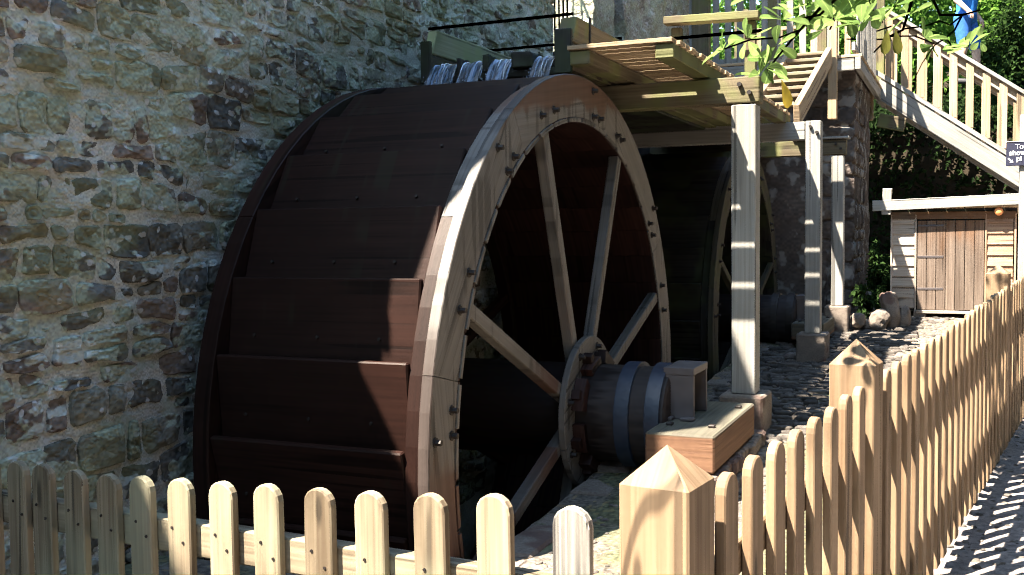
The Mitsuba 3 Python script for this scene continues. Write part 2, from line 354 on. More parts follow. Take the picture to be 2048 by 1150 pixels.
# ================================================================ THE SETTING
def ground_z(x, y):
    z = np.interp(x, [-5, 4.4, 6.1, 9.0, 10.9, 11.7, 13.0, 60], [0, 0, 0.115, 0.205, 0.295, 0.40, 0.43, 0.43])
    inside = np.clip((y + 0.126 * x - 0.60) / 0.15, 0, 1)          # the yard rises behind the fence, the path stays level
    z = z * inside
    return z + (fbm_np(np.stack([x * 1.6, y * 1.6, x * 0], -1), 3) - 0.5) * 0.05 + (fbm_np(np.stack([x * 9, y * 9, x * 0], -1), 9) - 0.5) * 0.018
PX0, PX1, PY0, PY1 = 3.36, 11.95, 1.80, 3.20
gx = np.unique(np.concatenate([[-60, -40, -25, -12, -6, -3, -1], np.arange(0, PX0, 0.075), [PX0], np.arange(PX0, PX1, 0.075), [PX1], np.arange(12, 16, 0.1), [17, 19, 22, 27, 35, 60]]))
gy = np.unique(np.concatenate([[-60, -40, -25, -15, -9, -6, -4, -3], np.arange(-2.4, PY0, 0.06), [PY0], np.arange(PY0, PY1, 0.1), [PY1], [4, 5, 7, 10, 16, 25, 40, 60]]))
X, Y = np.meshgrid(gx, gy, indexing='ij')
V = np.stack([X, Y, ground_z(X, Y)], -1).reshape(-1, 3)
i, j = np.meshgrid(np.arange(len(gx) - 1), np.arange(len(gy) - 1), indexing='ij')
cx, cy = (gx[i] + gx[i + 1]) / 2, (gy[j] + gy[j + 1]) / 2
keep = ~((cx > PX0) & (cx < PX1) & (cy > PY0) & (cy < PY1))
i, j = i[keep], j[keep]; n = len(gy)
struct('ground', (V, np.stack([i * n + j, (i + 1) * n + j, (i + 1) * n + j + 1, i * n + j + 1], 1)), 'm_ground', smooth=True)
# the pit under the two wheels: kerb stones along its edge, dark walls, water at the bottom
struct('wheel_pit', cat([block(PX0 - 0.3, PX1, 1.62, 1.795, -1.9, -0.06), block(PX0 - 0.3, PX0 - 0.005, 1.8, 3.2, -1.9, -0.06), block(PX0 - 0.3, PX1, 1.6, 3.3, -2.05, -1.905)]), 'm_stone_dark')
struct('water', block(PX0, PX1, 1.8, 3.15, -1.8, -1.62, 0.002), 'm_water')
x = PX0
while x < PX1 - 0.3:
    L = rng.uniform(0.3, 0.62)
    m = block(x + 0.006, x + L - 0.006, 1.60 + rng.uniform(-0.02, 0.02), 1.805 + rng.uniform(-0.012, 0.012), -0.16, float(ground_z(A([x]), A([1.6]))[0]) + rng.uniform(0.0, 0.022), 0.012)
    m = m.subdivide(); m.vertices += (fbm_np(A(m.vertices) * 9, 4)[:, None] - 0.5) * 0.012
    put(key('wheel_pit__kerb_stone'), m, 'm_concrete')
    x += L
# hillside behind the stairs
hx, hy = np.concatenate([np.arange(15.6, 24, 0.35), [26, 30, 36, 45]]), np.arange(-14, 22, 0.5)
X, Y = np.meshgrid(hx, hy, indexing='ij')
def hill_z(x, y):
    return -0.2 + np.interp(x, [15.6, 16.1, 17.6, 24, 45], [0.0, 2.9, 3.5, 4.3, 9.0]) + (fbm_np(np.stack([x, y, x * 0], -1) * 0.8, 6) - 0.5) * 0.35
n = len(hy); i, j = np.meshgrid(np.arange(len(hx) - 1), np.arange(n - 1), indexing='ij')
struct('hillside', (np.stack([X, Y, hill_z(X, Y)], -1).reshape(-1, 3), np.stack([i * n + j, (i + 1) * n + j, (i + 1) * n + j + 1, i * n + j + 1], -1).reshape(-1, 4)), 'm_earth', smooth=True)
# pebbles and leaf litter on yard and path
def pebbles(name, n, x0, x1, y0, y1, s0, s1, seed, ok):
    r = np.random.default_rng(seed); vs, fs, us = [], [], []
    base = trimesh.creation.icosahedron(); bv, bf = A(base.vertices), A(base.faces); c = 0
    while c < n:
        x, y = r.uniform(x0, x1), r.uniform(y0, y1)
        if not ok(x, y): continue
        s = s0 * (s1 / s0) ** r.random()
        v = bv * s * A([r.uniform(0.8, 1.5), r.uniform(0.8, 1.3), r.uniform(0.3, 0.6)]) * r.uniform(0.85, 1.15, (12, 1))
        a = r.uniform(0, 6.28); R = A([[math.cos(a), -math.sin(a), 0], [math.sin(a), math.cos(a), 0], [0, 0, 1]])
        vs.append(v @ R.T + [x, y, float(ground_z(A([x]), A([y]))[0]) + s * 0.05]); fs.append(bf + 12 * c); us.append(np.tile([r.random(), 0], (12, 1))); c += 1
    struct(name, (np.vstack(vs), np.vstack(fs)), 'm_pebble', smooth=True, uv=np.vstack(us), kind='stuff', label='loose pebbles and grit scattered over the trodden ground', cat='gravel')
pebbles('gravel', 5200, 2.6, 13.2, -1.1, 1.6, 0.006, 0.022, 11, lambda x, y: y > -0.126 * x - 0.9)
pebbles('gravel', 900, 5.5, 13.0, -0.6, 1.6, 0.02, 0.045, 12, lambda x, y: y > 0.8 - 0.126 * x)

# ================================================================ STONE WALLS
def stone_mesh(poly, y, r, depth, dome):
    """a rubble stone with its face towards -y from the outline poly (x, z)"""
    c = A(poly.exterior.coords)[:-1]
    n = 18
    d = np.linspace(0, poly.exterior.length, n, endpoint=False)
    o = A([poly.exterior.interpolate(t).coords[0] for t in d])
    ctr = o.mean(0)
    rings, seed = [], r.integers(1000)
    for k, (sc, yy) in enumerate([(1.0, 0.02), (0.985, -depth * 0.55), (0.90, -depth), (0.5, -depth - dome)]):
        q = ctr + (o - ctr) * sc
        p = np.stack([q[:, 0], np.full(n, y + yy), q[:, 1]], 1)
        if k > 0:
            nn = fbm_np(p * 13, seed, 2) - 0.5
            p[:, 1] += nn * 0.03
            p[:, [0, 2]] += np.stack([fbm_np(p * 19, seed + 5, 3) - 0.5, fbm_np(p * 19, seed + 6, 3) - 0.5], 1) * 0.036 * (k < 3)
        rings.append(p)
    v = np.vstack(rings + [[[ctr[0], y - depth - dome + r.uniform(-0.008, 0.006), ctr[1]]]])
    f = []
    for k in range(3):
        for t in range(n):
            a, b = k * n + t, k * n + (t + 1) % n
            f += [[a, b, b + n], [a, b + n, a + n]]
    f += [[3 * n + t, 3 * n + (t + 1) % n, 4 * n] for t in range(n)]
    f = A(f)
    nrm = np.cross(v[f[:, 1]] - v[f[:, 0]], v[f[:, 2]] - v[f[:, 0]]).sum(0)
    if nrm[1] > 0: f = f[:, ::-1]
    return v, f
def rubble(x0, x1, z0, z1, seed, hmin=0.06, hmax=0.135, wmin=0.07, wmax=0.25):
    r = np.random.default_rng(seed); polys = []
    z = z0; k = 0
    wob = lambda x, k: (meshkit.noise(np.stack([A(x) * 2.1, np.full(np.shape(x), k * 7.7), np.zeros(np.shape(x))], -1), seed) - 0.5) * 0.11
    zs = [z0]
    while zs[-1] < z1: zs.append(zs[-1] + r.uniform(hmin, hmax))
    for k in range(len(zs) - 1):
        x = x0 - r.uniform(0, 0.2)
        h = zs[k + 1] - zs[k]
        while x < x1:
            w = np.clip(h * r.uniform(0.8, 3.2), wmin, wmax)
            xa, xb = x, min(x + w, x1 + 0.02)
            t0, t1 = r.uniform(-0.03, 0.03, 2)
            xs = np.linspace(xa, xb, 5)
            lo = zs[k] + wob(xs, k); hi = zs[k + 1] + wob(xs, k + 1)
            if r.random() < 0.2 and h > 0.11:        # two thin stones instead of one
                mid = (lo + hi) / 2 + r.uniform(-0.015, 0.015)
                cuts = [(lo, mid), (mid, hi)]
            else: cuts = [(lo, hi)]
            for a, b in cuts:
                ring = np.concatenate([np.stack([xs + t0 * 0.0, a], 1), np.stack([xs + np.linspace(t0, t1, 5) * 0.6, b], 1)[::-1]])
                q = sg.Polygon(ring).buffer(0)
                g = r.uniform(0.003, 0.013)
                q = q.buffer(-g - 0.018, join_style=1).buffer(0.018, join_style=1)
                if q.is_empty or q.geom_type != 'Polygon' or q.area < 0.002: continue
                polys.append(q)
            x += w
    return polys, r
def facet(m, uv):
    v, f = A(m[0]), A(m[1])
    return (v[f].reshape(-1, 3), np.arange(f.size).reshape(-1, 3)), uv[f].reshape(-1, 2)
def wall_top(x):
    return np.interp(x, [-6, 2.35, 2.355, 8.2], [3.19 + 8.35 * 0.575, 3.19, 5.7, 5.7])
WALLY = 3.15
wall = thing('mill_wall', 'tall lichen covered rubble stone mill wall with pale mortar beside the big wheel', 'wall')
# mortar bed, a gently uneven sheet in front of a thick core
wx, wz = np.arange(0.6, 8.121, 0.04), np.linspace(0, 1, 130)
X, S = np.meshgrid(wx, wz, indexing='ij'); Z = -1.9 + S * (wall_top(X) + 1.9)
P = np.stack([X, np.full(X.shape, WALLY), Z], -1); P[..., 1] += (fbm_np(P * 3.0, 21) - 0.5) * 0.03 + (fbm_np(P * 16.0, 22) - 0.5) * 0.022
n = len(wz); i, j = np.meshgrid(np.arange(len(wx) - 1), np.arange(n - 1), indexing='ij')
part(wall, 'mortar', (P.reshape(-1, 3), np.stack([i * n + j, (i + 1) * n + j, (i + 1) * n + j + 1, i * n + j + 1], -1).reshape(-1, 4)), 'm_mortar', smooth=True)
xs = A([-6, 2.35, 2.355, 8.12]); tops = wall_top(xs)
core = trimesh.creation.extrude_polygon(sg.Polygon([(-6, -2)] + list(zip(xs, tops)) + [(8.12, -2)]), 0.55)
core.vertices = A(core.vertices)[:, [0, 2, 1]] * A([1, 1, 1]) + [0, WALLY + 0.035, 0]; core.invert()
part(wall, 'core', core, 'm_mortar')
polys, r = rubble(0.7, 8.1, -0.5, 3.75, 5)
polys = [q for q in polys if q.bounds[3] < wall_top(q.centroid.x) - 0.01]
def seen(q):      # whether the wheel or the picture's edge hides a stone, to choose which stones are parts
    c = A([q.centroid.x, WALLY, q.centroid.y]); d = c - EYE
    if c[0] < 2.5 or c[2] > 2.30 + 0.19 * (c[0] - 3.1) + 0.1: return False
    for yy in (1.9, 2.5, 3.0):
        p = EYE + d * yy / d[1]
        if math.hypot(p[0] - WX, p[2] - WZ) < 1.72: return False
    return True
score = sorted(range(len(polys)), key=lambda t: -(seen(polys[t]) * polys[t].area / (1 + (polys[t].centroid.x - 1) ** 2)))
single = set(score[:300]); rest = []
for t, q in enumerate(polys):
    m = stone_mesh(q, WALLY, r, r.uniform(0.002, 0.017), r.uniform(-0.004, 0.008))
    uv = np.tile([r.random(), r.random()], (len(m[0]), 1))
    if t in single: part(wall, 'stone', *facet(m, uv)[:1], 'm_stone', uv=facet(m, uv)[1])
    else: rest.append((m, uv))
m, uv = facet(*joined(rest))
part(wall, 'stonework', m, 'm_stone', uv=uv, kind='stuff')

def rough_block(x0, x1, y0, y1, z0, z1, amp, seed, step=0.09, smooth=True):
    """a masonry mass with an uneven skin"""
    m = trimesh.creation.box([x1 - x0, y1 - y0, z1 - z0]); m = m.subdivide_to_size(step, max_iter=12); m.merge_vertices()
    m.apply_translation([(x0 + x1) / 2, (y0 + y1) / 2, (z0 + z1) / 2])
    v = A(m.vertices); c = A([(x0 + x1) / 2, (y0 + y1) / 2, (z0 + z1) / 2])
    d = np.stack([fbm_np(v * 4.5, seed + k) - 0.5 for k in range(3)], 1) + 0.5 * np.stack([fbm_np(v * 14, seed + 9 + k) - 0.5 for k in range(3)], 1)
    m.vertices = v + d * amp
    return m
def uvt(m, a=0.5, b=0.5): return np.tile([a, b], (len(m.vertices), 1))
w = thing('rear_wall', 'low dark damp stone wall at the back of the far wheel', 'wall')
m = rough_block(8.13, 11.95, 3.14, 3.6, -1.9, 2.82, 0.03, 31); part(w, 'masonry', m, 'm_stone_dark', smooth=True)
w = thing('outbuilding_wall', 'narrow pale rubble wall right of the gap with the iron railing', 'wall')
m = rough_block(9.06, 9.68, 3.12, 3.7, 2.83, 7.0, 0.05, 33); part(w, 'masonry', m, 'm_stone_pale', smooth=True)
w = thing('boarded_door', 'dark weatherboarded recess between two pale rubble walls', 'door')
for k in range(11):
    bpart(w, 'board', 'm_wood_black', (9.6, 3.33, 2.86 + k * 0.155), (10.1, 3.33, 2.86 + k * 0.155), 0.03, 0.15, up=(0, -0.25, 1))
w = thing('outbuilding_wall', 'broad rough pale rubble wall above the walkway', 'wall')
m = rough_block(9.98, 12.95, 3.12, 3.7, 2.6, 7.0, 0.10, 35); part(w, 'masonry', m, 'm_stone_pale', smooth=True)

# stone pier under the landing: corner stones you can tell apart over a rough core
w = thing('stone_pier', 'tall stone pier with a sharp corner under the timber landing', 'pier')
m = rough_block(11.93, 14.1, 1.14, 3.3, -0.3, 3.08, 0.05, 37, 0.11); part(w, 'masonry', m, 'm_stone_pier', smooth=True, uv=uvt(m))
r = np.random.default_rng(41)
for face in ('x', 'y'):
    z = 0.2
    while z < 3.05:
        h = min(r.uniform(0.12, 0.30), 3.09 - z); q = 1.10 if face == 'x' else 11.92
        end = 1.62 if face == 'x' else 13.3
        if h < 0.06: break
        while q < end:
            L = r.uniform(0.18, 0.5)
            b = sg.box(q + 0.008, z + 0.007, min(q + L, end) - 0.008, z + h - 0.007)
            b = b.buffer(-0.025).buffer(0.02)
            if b.geom_type == 'Polygon' and b.area > 0.004:
                v, f = stone_mesh(b, 0.0, r, r.uniform(0.004, 0.02), 0.004)
                if face == 'y': v = v + [0, 1.135, 0]
                else: v = np.stack([v[:, 1] + 11.925, v[:, 0], v[:, 2]], 1); f = f[:, ::-1]
                part(w, 'stone', (v, f), 'm_stone_pier', smooth=True, uv=np.tile([r.random(), r.random()], (len(v), 1)))
            q += L
        z += h

# ================================================================ WATERWHEELS
def sector(r0, r1, a0, a1, y0, y1, n=10, bev=0.004):
    """annular sector prism; angles in degrees; uv along the arc"""
    a = np.radians(np.linspace(a0, a1, n + 1)); pr = [(r0, y0 + bev), (r0, y1 - bev), (r0 + bev, y1), (r1 - bev, y1), (r1, y1 - bev), (r1, y0 + bev), (r1 - bev, y0), (r0 + bev, y0)]
    k = len(pr); rr, yy = A([p[0] for p in pr]), A([p[1] for p in pr])
    v = np.stack([rr[None] * np.cos(a)[:, None], np.broadcast_to(yy, (n + 1, k)), rr[None] * np.sin(a)[:, None]], -1).reshape(-1, 3)
    f = []
    for s in range(n):
        for t in range(k):
            p, q = s * k + t, s * k + (t + 1) % k
            f += [[p, q, q + k], [p, q + k, p + k]]
    for t in range(1, k - 1): f += [[0, t + 1, t], [n * k, n * k + t, n * k + t + 1]]
    f = A(f); tri = v[f]
    pieces[0] = pieces[0] % 45 + 1; pid = pieces[0]
    nrm = np.cross(tri[:, 1] - tri[:, 0], tri[:, 2] - tri[:, 0]); nrm /= np.linalg.norm(nrm, axis=1, keepdims=True) + 1e-12
    c = tri.mean(1); ctr = A([(r0 + r1) / 2 * math.cos(math.radians((a0 + a1) / 2)), (y0 + y1) / 2, (r0 + r1) / 2 * math.sin(math.radians((a0 + a1) / 2))])
    if (nrm * (c - ctr)).sum(1).mean() < 0: f = f[:, ::-1]; tri = v[f]
    vv = tri.reshape(-1, 3); ang = np.arctan2(vv[:, 2], vv[:, 0]); mid = math.radians((a0 + a1) / 2)
    ang = (ang - mid + np.pi) % (2 * np.pi) - np.pi
    rad = np.hypot(vv[:, 0], vv[:, 2]); yf = np.repeat(abs(nrm[:, 1]) > 0.7, 3)
    # straight grain across a sawn felloe
    u = np.where(yf, rad * np.sin(ang), ang * r1) + pid * 1.37
    y = np.where(yf, rad * np.cos(ang) - (r0 + r1) / 2, vv[:, 1] - y0 + 0.41) + pid * 10
    return (vv, np.arange(len(vv)).reshape(-1, 3)), np.stack([u, y], 1)
WC = A([WX, 0.0, WZ])
def mv(mu, d): (v, f), uv = mu; return (v + d, f), uv
def bolt_mesh(r, a, y, s=1.0):
    a = math.radians(a); c = A([WX + r * math.cos(a), y, WZ + r * math.sin(a)])
    w = trimesh.creation.cylinder(0.021 * s, 0.006, sections=8); n_ = trimesh.creation.cylinder(0.0125 * s, 0.03, sections=6); n_.apply_translation([0, 0, 0.012])
    m = cat([w, n_]); m.apply_transform(trimesh.transformations.rotation_matrix(math.pi / 2, [1, 0, 0])); m.apply_translation(c); return m
YF, YB = 1.883, 3.03
wheel_parts = []          # (name, mesh, material, smooth, uv)
def wp(name, mu, mat, smooth=False, kind=None):
    m, uv = mu if isinstance(mu, tuple) and isinstance(mu[0], tuple) else (mu, None)
    wheel_parts.append((name, m, mat, smooth, uv, kind))
for k in range(8):
    a0 = 76.5 + 45 * k
    wp('felloe', mv(sector(1.577, 1.80, a0 + 0.05, a0 + 44.95, YF, YF + 0.05), WC), 'm_wood_ring')
for k in range(8):
    a0 = 54 + 45 * k
    wp('backing_felloe', mv(sector(1.58, 1.772, a0 + 0.05, a0 + 44.95, YF + 0.052, YF + 0.122), WC), 'm_wood_wet' if k in (2, 3) else 'm_wood_ring')
    wp('rear_felloe', mv(sector(1.50, 1.80, a0 + 0.05, a0 + 44.95, YB - 0.085, YB), WC), 'm_wood_wet')
for k in range(48):
    a0 = 1.4 + 7.5 * k
    wp('drum_plank', mv(sector(1.553, 1.576, a0 + 0.06, a0 + 7.44, YF + 0.003 + 0.004 * (k % 3 == 0), YB - 0.03, n=2, bev=0.002), WC), 'm_wood_ring' if False else 'm_wood_drum')
    # the sawn end of each plank shows as a paler ring on the face
    wp('plank_end', mv(sector(1.5535, 1.5755, a0 + 0.5, a0 + 7.0, YF - 0.006, YF + 0.0025, n=2, bev=0.001), WC), 'm_wood_ring')
for k in range(32):
    th, th2 = math.radians(153.7 + 11.25 * k), math.radians(153.7 + 11.25 * k + 12.2)
    p, q = A([WX + 1.782 * math.cos(th), 0, WZ + 1.782 * math.sin(th)]), A([WX + 1.695 * math.cos(th2), 0, WZ + 1.695 * math.sin(th2)])
    d = unit(q - p); nrm = unit(np.cross(d, [0, 1, 0]))
    L = np.linalg.norm(q - p); c = (p + q) / 2 + A([0, (YF + 0.124 + YB - 0.087) / 2, 0])
    m = cbox((YB - YF - 0.211) / 2, L / 2, 0.016, 0.006); Rm = np.stack([A([0, 1.0, 0]), d, nrm], 1); m.vertices = A(m.vertices) @ Rm.T + c
    wp('bucket_board', wuv(m, c, A([0, 1.0, 0]), d, nrm), 'm_wood_wet')
    out = nrm if nrm @ unit(A([p[0] - WX, 0, p[2] - WZ])) > 0 else -nrm
    bs = []
    for yy in (YF + 0.30, YF + 0.60, YF + 0.92):
        b = trimesh.creation.cylinder(0.007, 0.014, sections=7); b.apply_transform(trimesh.geometry.align_vectors([0, 0, 1], out)); b.apply_translation(p + (q - p) * 0.66 + A([0, yy, 0]) + out * 0.02); bs.append(b)
    wp('board_bolts', cat(bs), 'm_bolt', kind='stuff')
for k in range(8):
    for s_, yy in ((0, YF + 0.004), (1, YB - 0.075)):
        a = math.radians(20 + 45 * k); d = A([math.cos(a), 0, math.sin(a)])
        m, uv = beam(WC + d * 0.26 + A([0, yy + 0.03, 0]), WC + d * 1.551 + A([0, yy + 0.03, 0]), 0.06, 0.068, up=np.cross(d, [0, 1.0, 0]), bev=0.005)
        wp('spoke', (m, uv), 'm_wood_ring' if s_ == 0 else 'm_wood_drum')
for k in range(2):
    wp('hub_flange', mv(sector(0.255, 0.41, 20 + 180 * k + 0.4, 200 + 180 * k - 0.4, YF - 0.034, YF + 0.002, n=24), WC), 'm_wood_ring')
for k in range(8):
    wp('clasp', mv(sector(0.262, 0.305 + 0.02 * (k % 2), 45 * k + 4, 45 * k + 35, YF - 0.10, YF - 0.035, n=4), WC), 'm_wood_drum')
    wp('wedge', mv(sector(0.263, 0.345, 45 * k + 62 - 45, 45 * k + 70 - 45, YF - 0.085, YF - 0.033, n=1), WC), 'm_wood_drum')
    wp('bolt', bolt_mesh(0.36, 45 * k + 29, YF - 0.036, 1.0), 'm_bolt')
    wp('bolt', bolt_mesh(1.65, 20 + 45 * k + 1.5, YF - 0.002), 'm_bolt')
    wp('bolt', bolt_mesh(1.637, 20 + 45 * k - 4.6 + (9 if k == 1 else 0), YF - 0.002), 'm_bolt')
    wp('bolt', bolt_mesh(1.61, 84.3 - 45 * k, YF - 0.002), 'm_bolt'); wp('bolt', bolt_mesh(1.62, 80.7 - 45 * k, YF - 0.002), 'm_bolt')
    wp('bolt', bolt_mesh(1.75, 129.8 - 45 * k, YF - 0.002), 'm_bolt')
def lathe_y(prof, n=40):
    """surface of revolution about the wheel's axis: prof = [(y, r)]"""
    a = np.linspace(0, 2 * np.pi, n + 1); pr = A(prof); k = len(pr)
    v = np.stack([pr[:, 1][None] * np.cos(a)[:, None] + WX, np.broadcast_to(pr[:, 0], (n + 1, k)), pr[:, 1][None] * np.sin(a)[:, None] + WZ], -1).reshape(-1, 3)
    uv = np.stack([np.broadcast_to(pr[:, 0], (n + 1, k)), np.broadcast_to((a * 0.265)[:, None], (n + 1, k))], -1).reshape(-1, 2)
    i, j = np.meshgrid(np.arange(n), np.arange(k - 1), indexing='ij')
    f = np.stack([i * k + j, (i + 1) * k + j, (i + 1) * k + j + 1, i * k + j + 1], -1).reshape(-1, 4)
    return (v, f), uv
def dup_prof(p):   # doubled points keep edges crisp under smooth shading
    o = []
    for a, b in zip(p[:-1], p[1:]):
        e = (A(b) - A(a)) * 0.02; o += [tuple(A(a) + e * 0), tuple(A(a) + e), tuple(A(b) - e)]
    return o + [p[-1]]
wp('axle', lathe_y(dup_prof([(3.14, 0.001), (3.14, 0.262), (1.385, 0.258), (1.375, 0.24), (1.375, 0.001)])), 'm_axle', True)
for y0 in (1.575, 1.415):
    wp('iron_band', lathe_y(dup_prof([(y0 + 0.06, 0.255), (y0 + 0.06, 0.281), (y0 - 0.015, 0.281), (y0 - 0.015, 0.255)])), 'm_iron', True)
wp('gudgeon', lathe_y(dup_prof([(1.38, 0.05), (1.29, 0.05), (1.29, 0.001)]), 16), 'm_iron', True)

W1 = thing('waterwheel', 'near and larger wet brown timber waterwheel with pale rim, eight spokes and axle', 'waterwheel', None)
W2 = thing('waterwheel', 'far and smaller waterwheel in deep shade behind the tall white posts', 'waterwheel', None)
w2T = T().translate([10.1, 1.90, 0.475]).scale(0.9).translate([-WX, -YF, -WZ])
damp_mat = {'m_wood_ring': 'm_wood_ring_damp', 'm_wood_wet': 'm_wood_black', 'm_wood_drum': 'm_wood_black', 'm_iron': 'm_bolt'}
lump = {}
for name, m, mat, sm, uv, kind in wheel_parts:
    if name in ('plank_end', 'board_bolts'):
        lump.setdefault((name, mat), []).append((m, uv)); continue
    k1 = part(W1, name, m, mat, sm, uv)
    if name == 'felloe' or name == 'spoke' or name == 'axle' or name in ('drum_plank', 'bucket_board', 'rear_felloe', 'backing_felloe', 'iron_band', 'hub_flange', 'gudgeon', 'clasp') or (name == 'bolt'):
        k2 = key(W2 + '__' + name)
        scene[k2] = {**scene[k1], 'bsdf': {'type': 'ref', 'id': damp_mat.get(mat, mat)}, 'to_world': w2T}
for (name, mat), ms in lump.items():
    if ms[0][1] is None: part(W1, name, cat([q[0] for q in ms]), mat, kind='stuff')
    else:
        m, uv = joined(ms); part(W1, 'plank_ends', m, mat, uv=uv, kind='stuff')

# bearings: timber block, cover and packing stones
def bearing(cx, top, sc, y0, lab, glab):
    b = thing('bearing_block', lab, 'timber block')
    m, uv = axis_block('x', cx - 0.52 * sc, cx + 0.49 * sc, y0, y0 + 0.335 * sc, top - 0.178 * sc, top, 0.008)
    part(b, 'timber', m, 'm_wood_block', uv=uv)
    for px_, py_ in ((-0.30, 0.06), (0.22, 0.25), (-0.30, 0.27), (0.3, 0.05)):
        part(b, 'bolt_head', block(cx + px_ * sc - 0.018, cx + px_ * sc + 0.018, y0 + py_ * sc - 0.016, y0 + py_ * sc + 0.016, top + 0.001, top + 0.014, 0.003), 'm_bolt')
    c = thing('bearing_cover', glab, 'cover')
    h, x0, x1, ya, yb = 0.225 * sc, cx - 0.135 * sc, cx + 0.165 * sc, y0 + 0.19 * sc, y0 + 0.345 * sc
    part(c, 'side', block(x0, x0 + 0.02, ya, yb, top + 0.002, top + h, 0.002), 'm_plate'); part(c, 'side', block(x1 - 0.02, x1, ya, yb, top + 0.002, top + h, 0.002), 'm_plate')
    part(c, 'lid', block(x0 - 0.002, x1 + 0.002, ya - 0.002, yb + 0.002, top + h + 0.001, top + h + 0.04, 0.003), 'm_plate')
    part(c, 'foot', block(x0 - 0.055, x0 - 0.001, ya - 0.01, ya + 0.06, top + 0.002, top + 0.016, 0.003), 'm_plate'); part(c, 'foot', block(x0 - 0.055, x0 - 0.001, yb - 0.055, yb + 0.01, top + 0.002, top + 0.016, 0.003), 'm_plate')
bearing(5.30, 0.368, 1.0, 1.065, 'orange brown timber bearing block under the end of the near axle', 'grey iron box cover over the near axle bearing')
r = np.random.default_rng(5)
pk = thing('packing_stones', 'row of small flat packing stones under the near bearing block', 'stones')
x = 4.72
while x < 5.95:
    L = r.uniform(0.05, 0.10)
    for q, zz in ((0, 0.10), (1, 0.02)):
        m = block(x + 0.004, x + L - 0.004, 1.03 - 0.035 * q + r.uniform(-0.01, 0.02), 1.36, zz + 0.004, zz + 0.083, 0.012); m = m.subdivide(); m.vertices += (fbm_np(A(m.vertices) * 14, 4 + q)[:, None] - 0.5) * 0.02
        part(pk, 'stone', m, 'm_concrete')
    x += L

# ================================================================ LAUNDER, WALKWAY AND TRESTLES
la = thing('launder', 'mossy timber water trough with iron tie rods above the near wheel', 'trough')
LX0, LX1 = 5.45, 12.0
for y0, y1, nm in ((2.872, 2.934, 'far_side'), (1.998, 2.094, 'near_side')):
    m = block(LX0, LX1, y0, y1, 2.378, 2.53, 0.006)
    v = A(m.vertices); v[:, 0] += np.where((v[:, 0] < LX0 + 0.05) & (v[:, 2] > 2.45), 0.075 * (v[:, 2] - 2.45) / 0.08, 0); m.vertices = v
    mm, uv = wuv(m, (LX0, y0, 2.3), A([1.0, 0, 0]), A([0, 1.0, 0]), A([0, 0, 1.0])); part(la, 'upper_side_board', mm, 'm_wood_green' if nm == 'far_side' else 'm_wood_moss', uv=uv)
    mm, uv = axis_block('x', LX0 + 0.002, LX1, y0 + 0.003, y1 - 0.003, 2.225, 2.374); part(la, 'lower_side_board', mm, 'm_wood_black' if nm == 'far_side' else 'm_wood_moss', uv=uv)
    part(la, 'end_board', *[axis_block('z', LX0 - 0.03, LX0 - 0.002, y0 - 0.002, y1 + 0.002, 2.205, 2.45)[0], 'm_wood_black'], uv=axis_block('z', LX0 - 0.03, LX0 - 0.002, y0 - 0.002, y1 + 0.002, 2.205, 2.45)[1])
mm, uv = axis_block('x', LX0 + 0.01, LX1, 2.097, 2.869, 2.21, 2.25); part(la, 'floor', mm, 'm_wood_black', uv=uv)
for x_, y0, y1, z_ in ((5.52, 2.02, 2.93, 2.545), (6.35, 2.0, 2.95, 2.545), (8.1, 2.0, 2.95, 2.545)):
    part(la, 'tie_rod', tube([(x_, y0, z_), (x_, y1, z_ - 0.005)], 0.009, 8), 'm_bolt', smooth=True)
part(la, 'strap', block(5.72, 5.735, 1.988, 1.9965, 2.30, 2.56, 0.001), 'm_bolt')
for y0, y1 in ((2.675, 2.70), (2.49, 2.53), (2.225, 2.345)):
    m = rough_block(LX0 - 0.04, LX0 + 0.08, y0, y1, 2.245, 2.335, 0.03, 51, 0.03); part(la, 'lip_block', m, 'm_wood_black', smooth=True)
struct('water', block(LX0 + 0.02, LX1, 2.098, 2.868, 2.252, 2.305, 0.002), 'm_water')
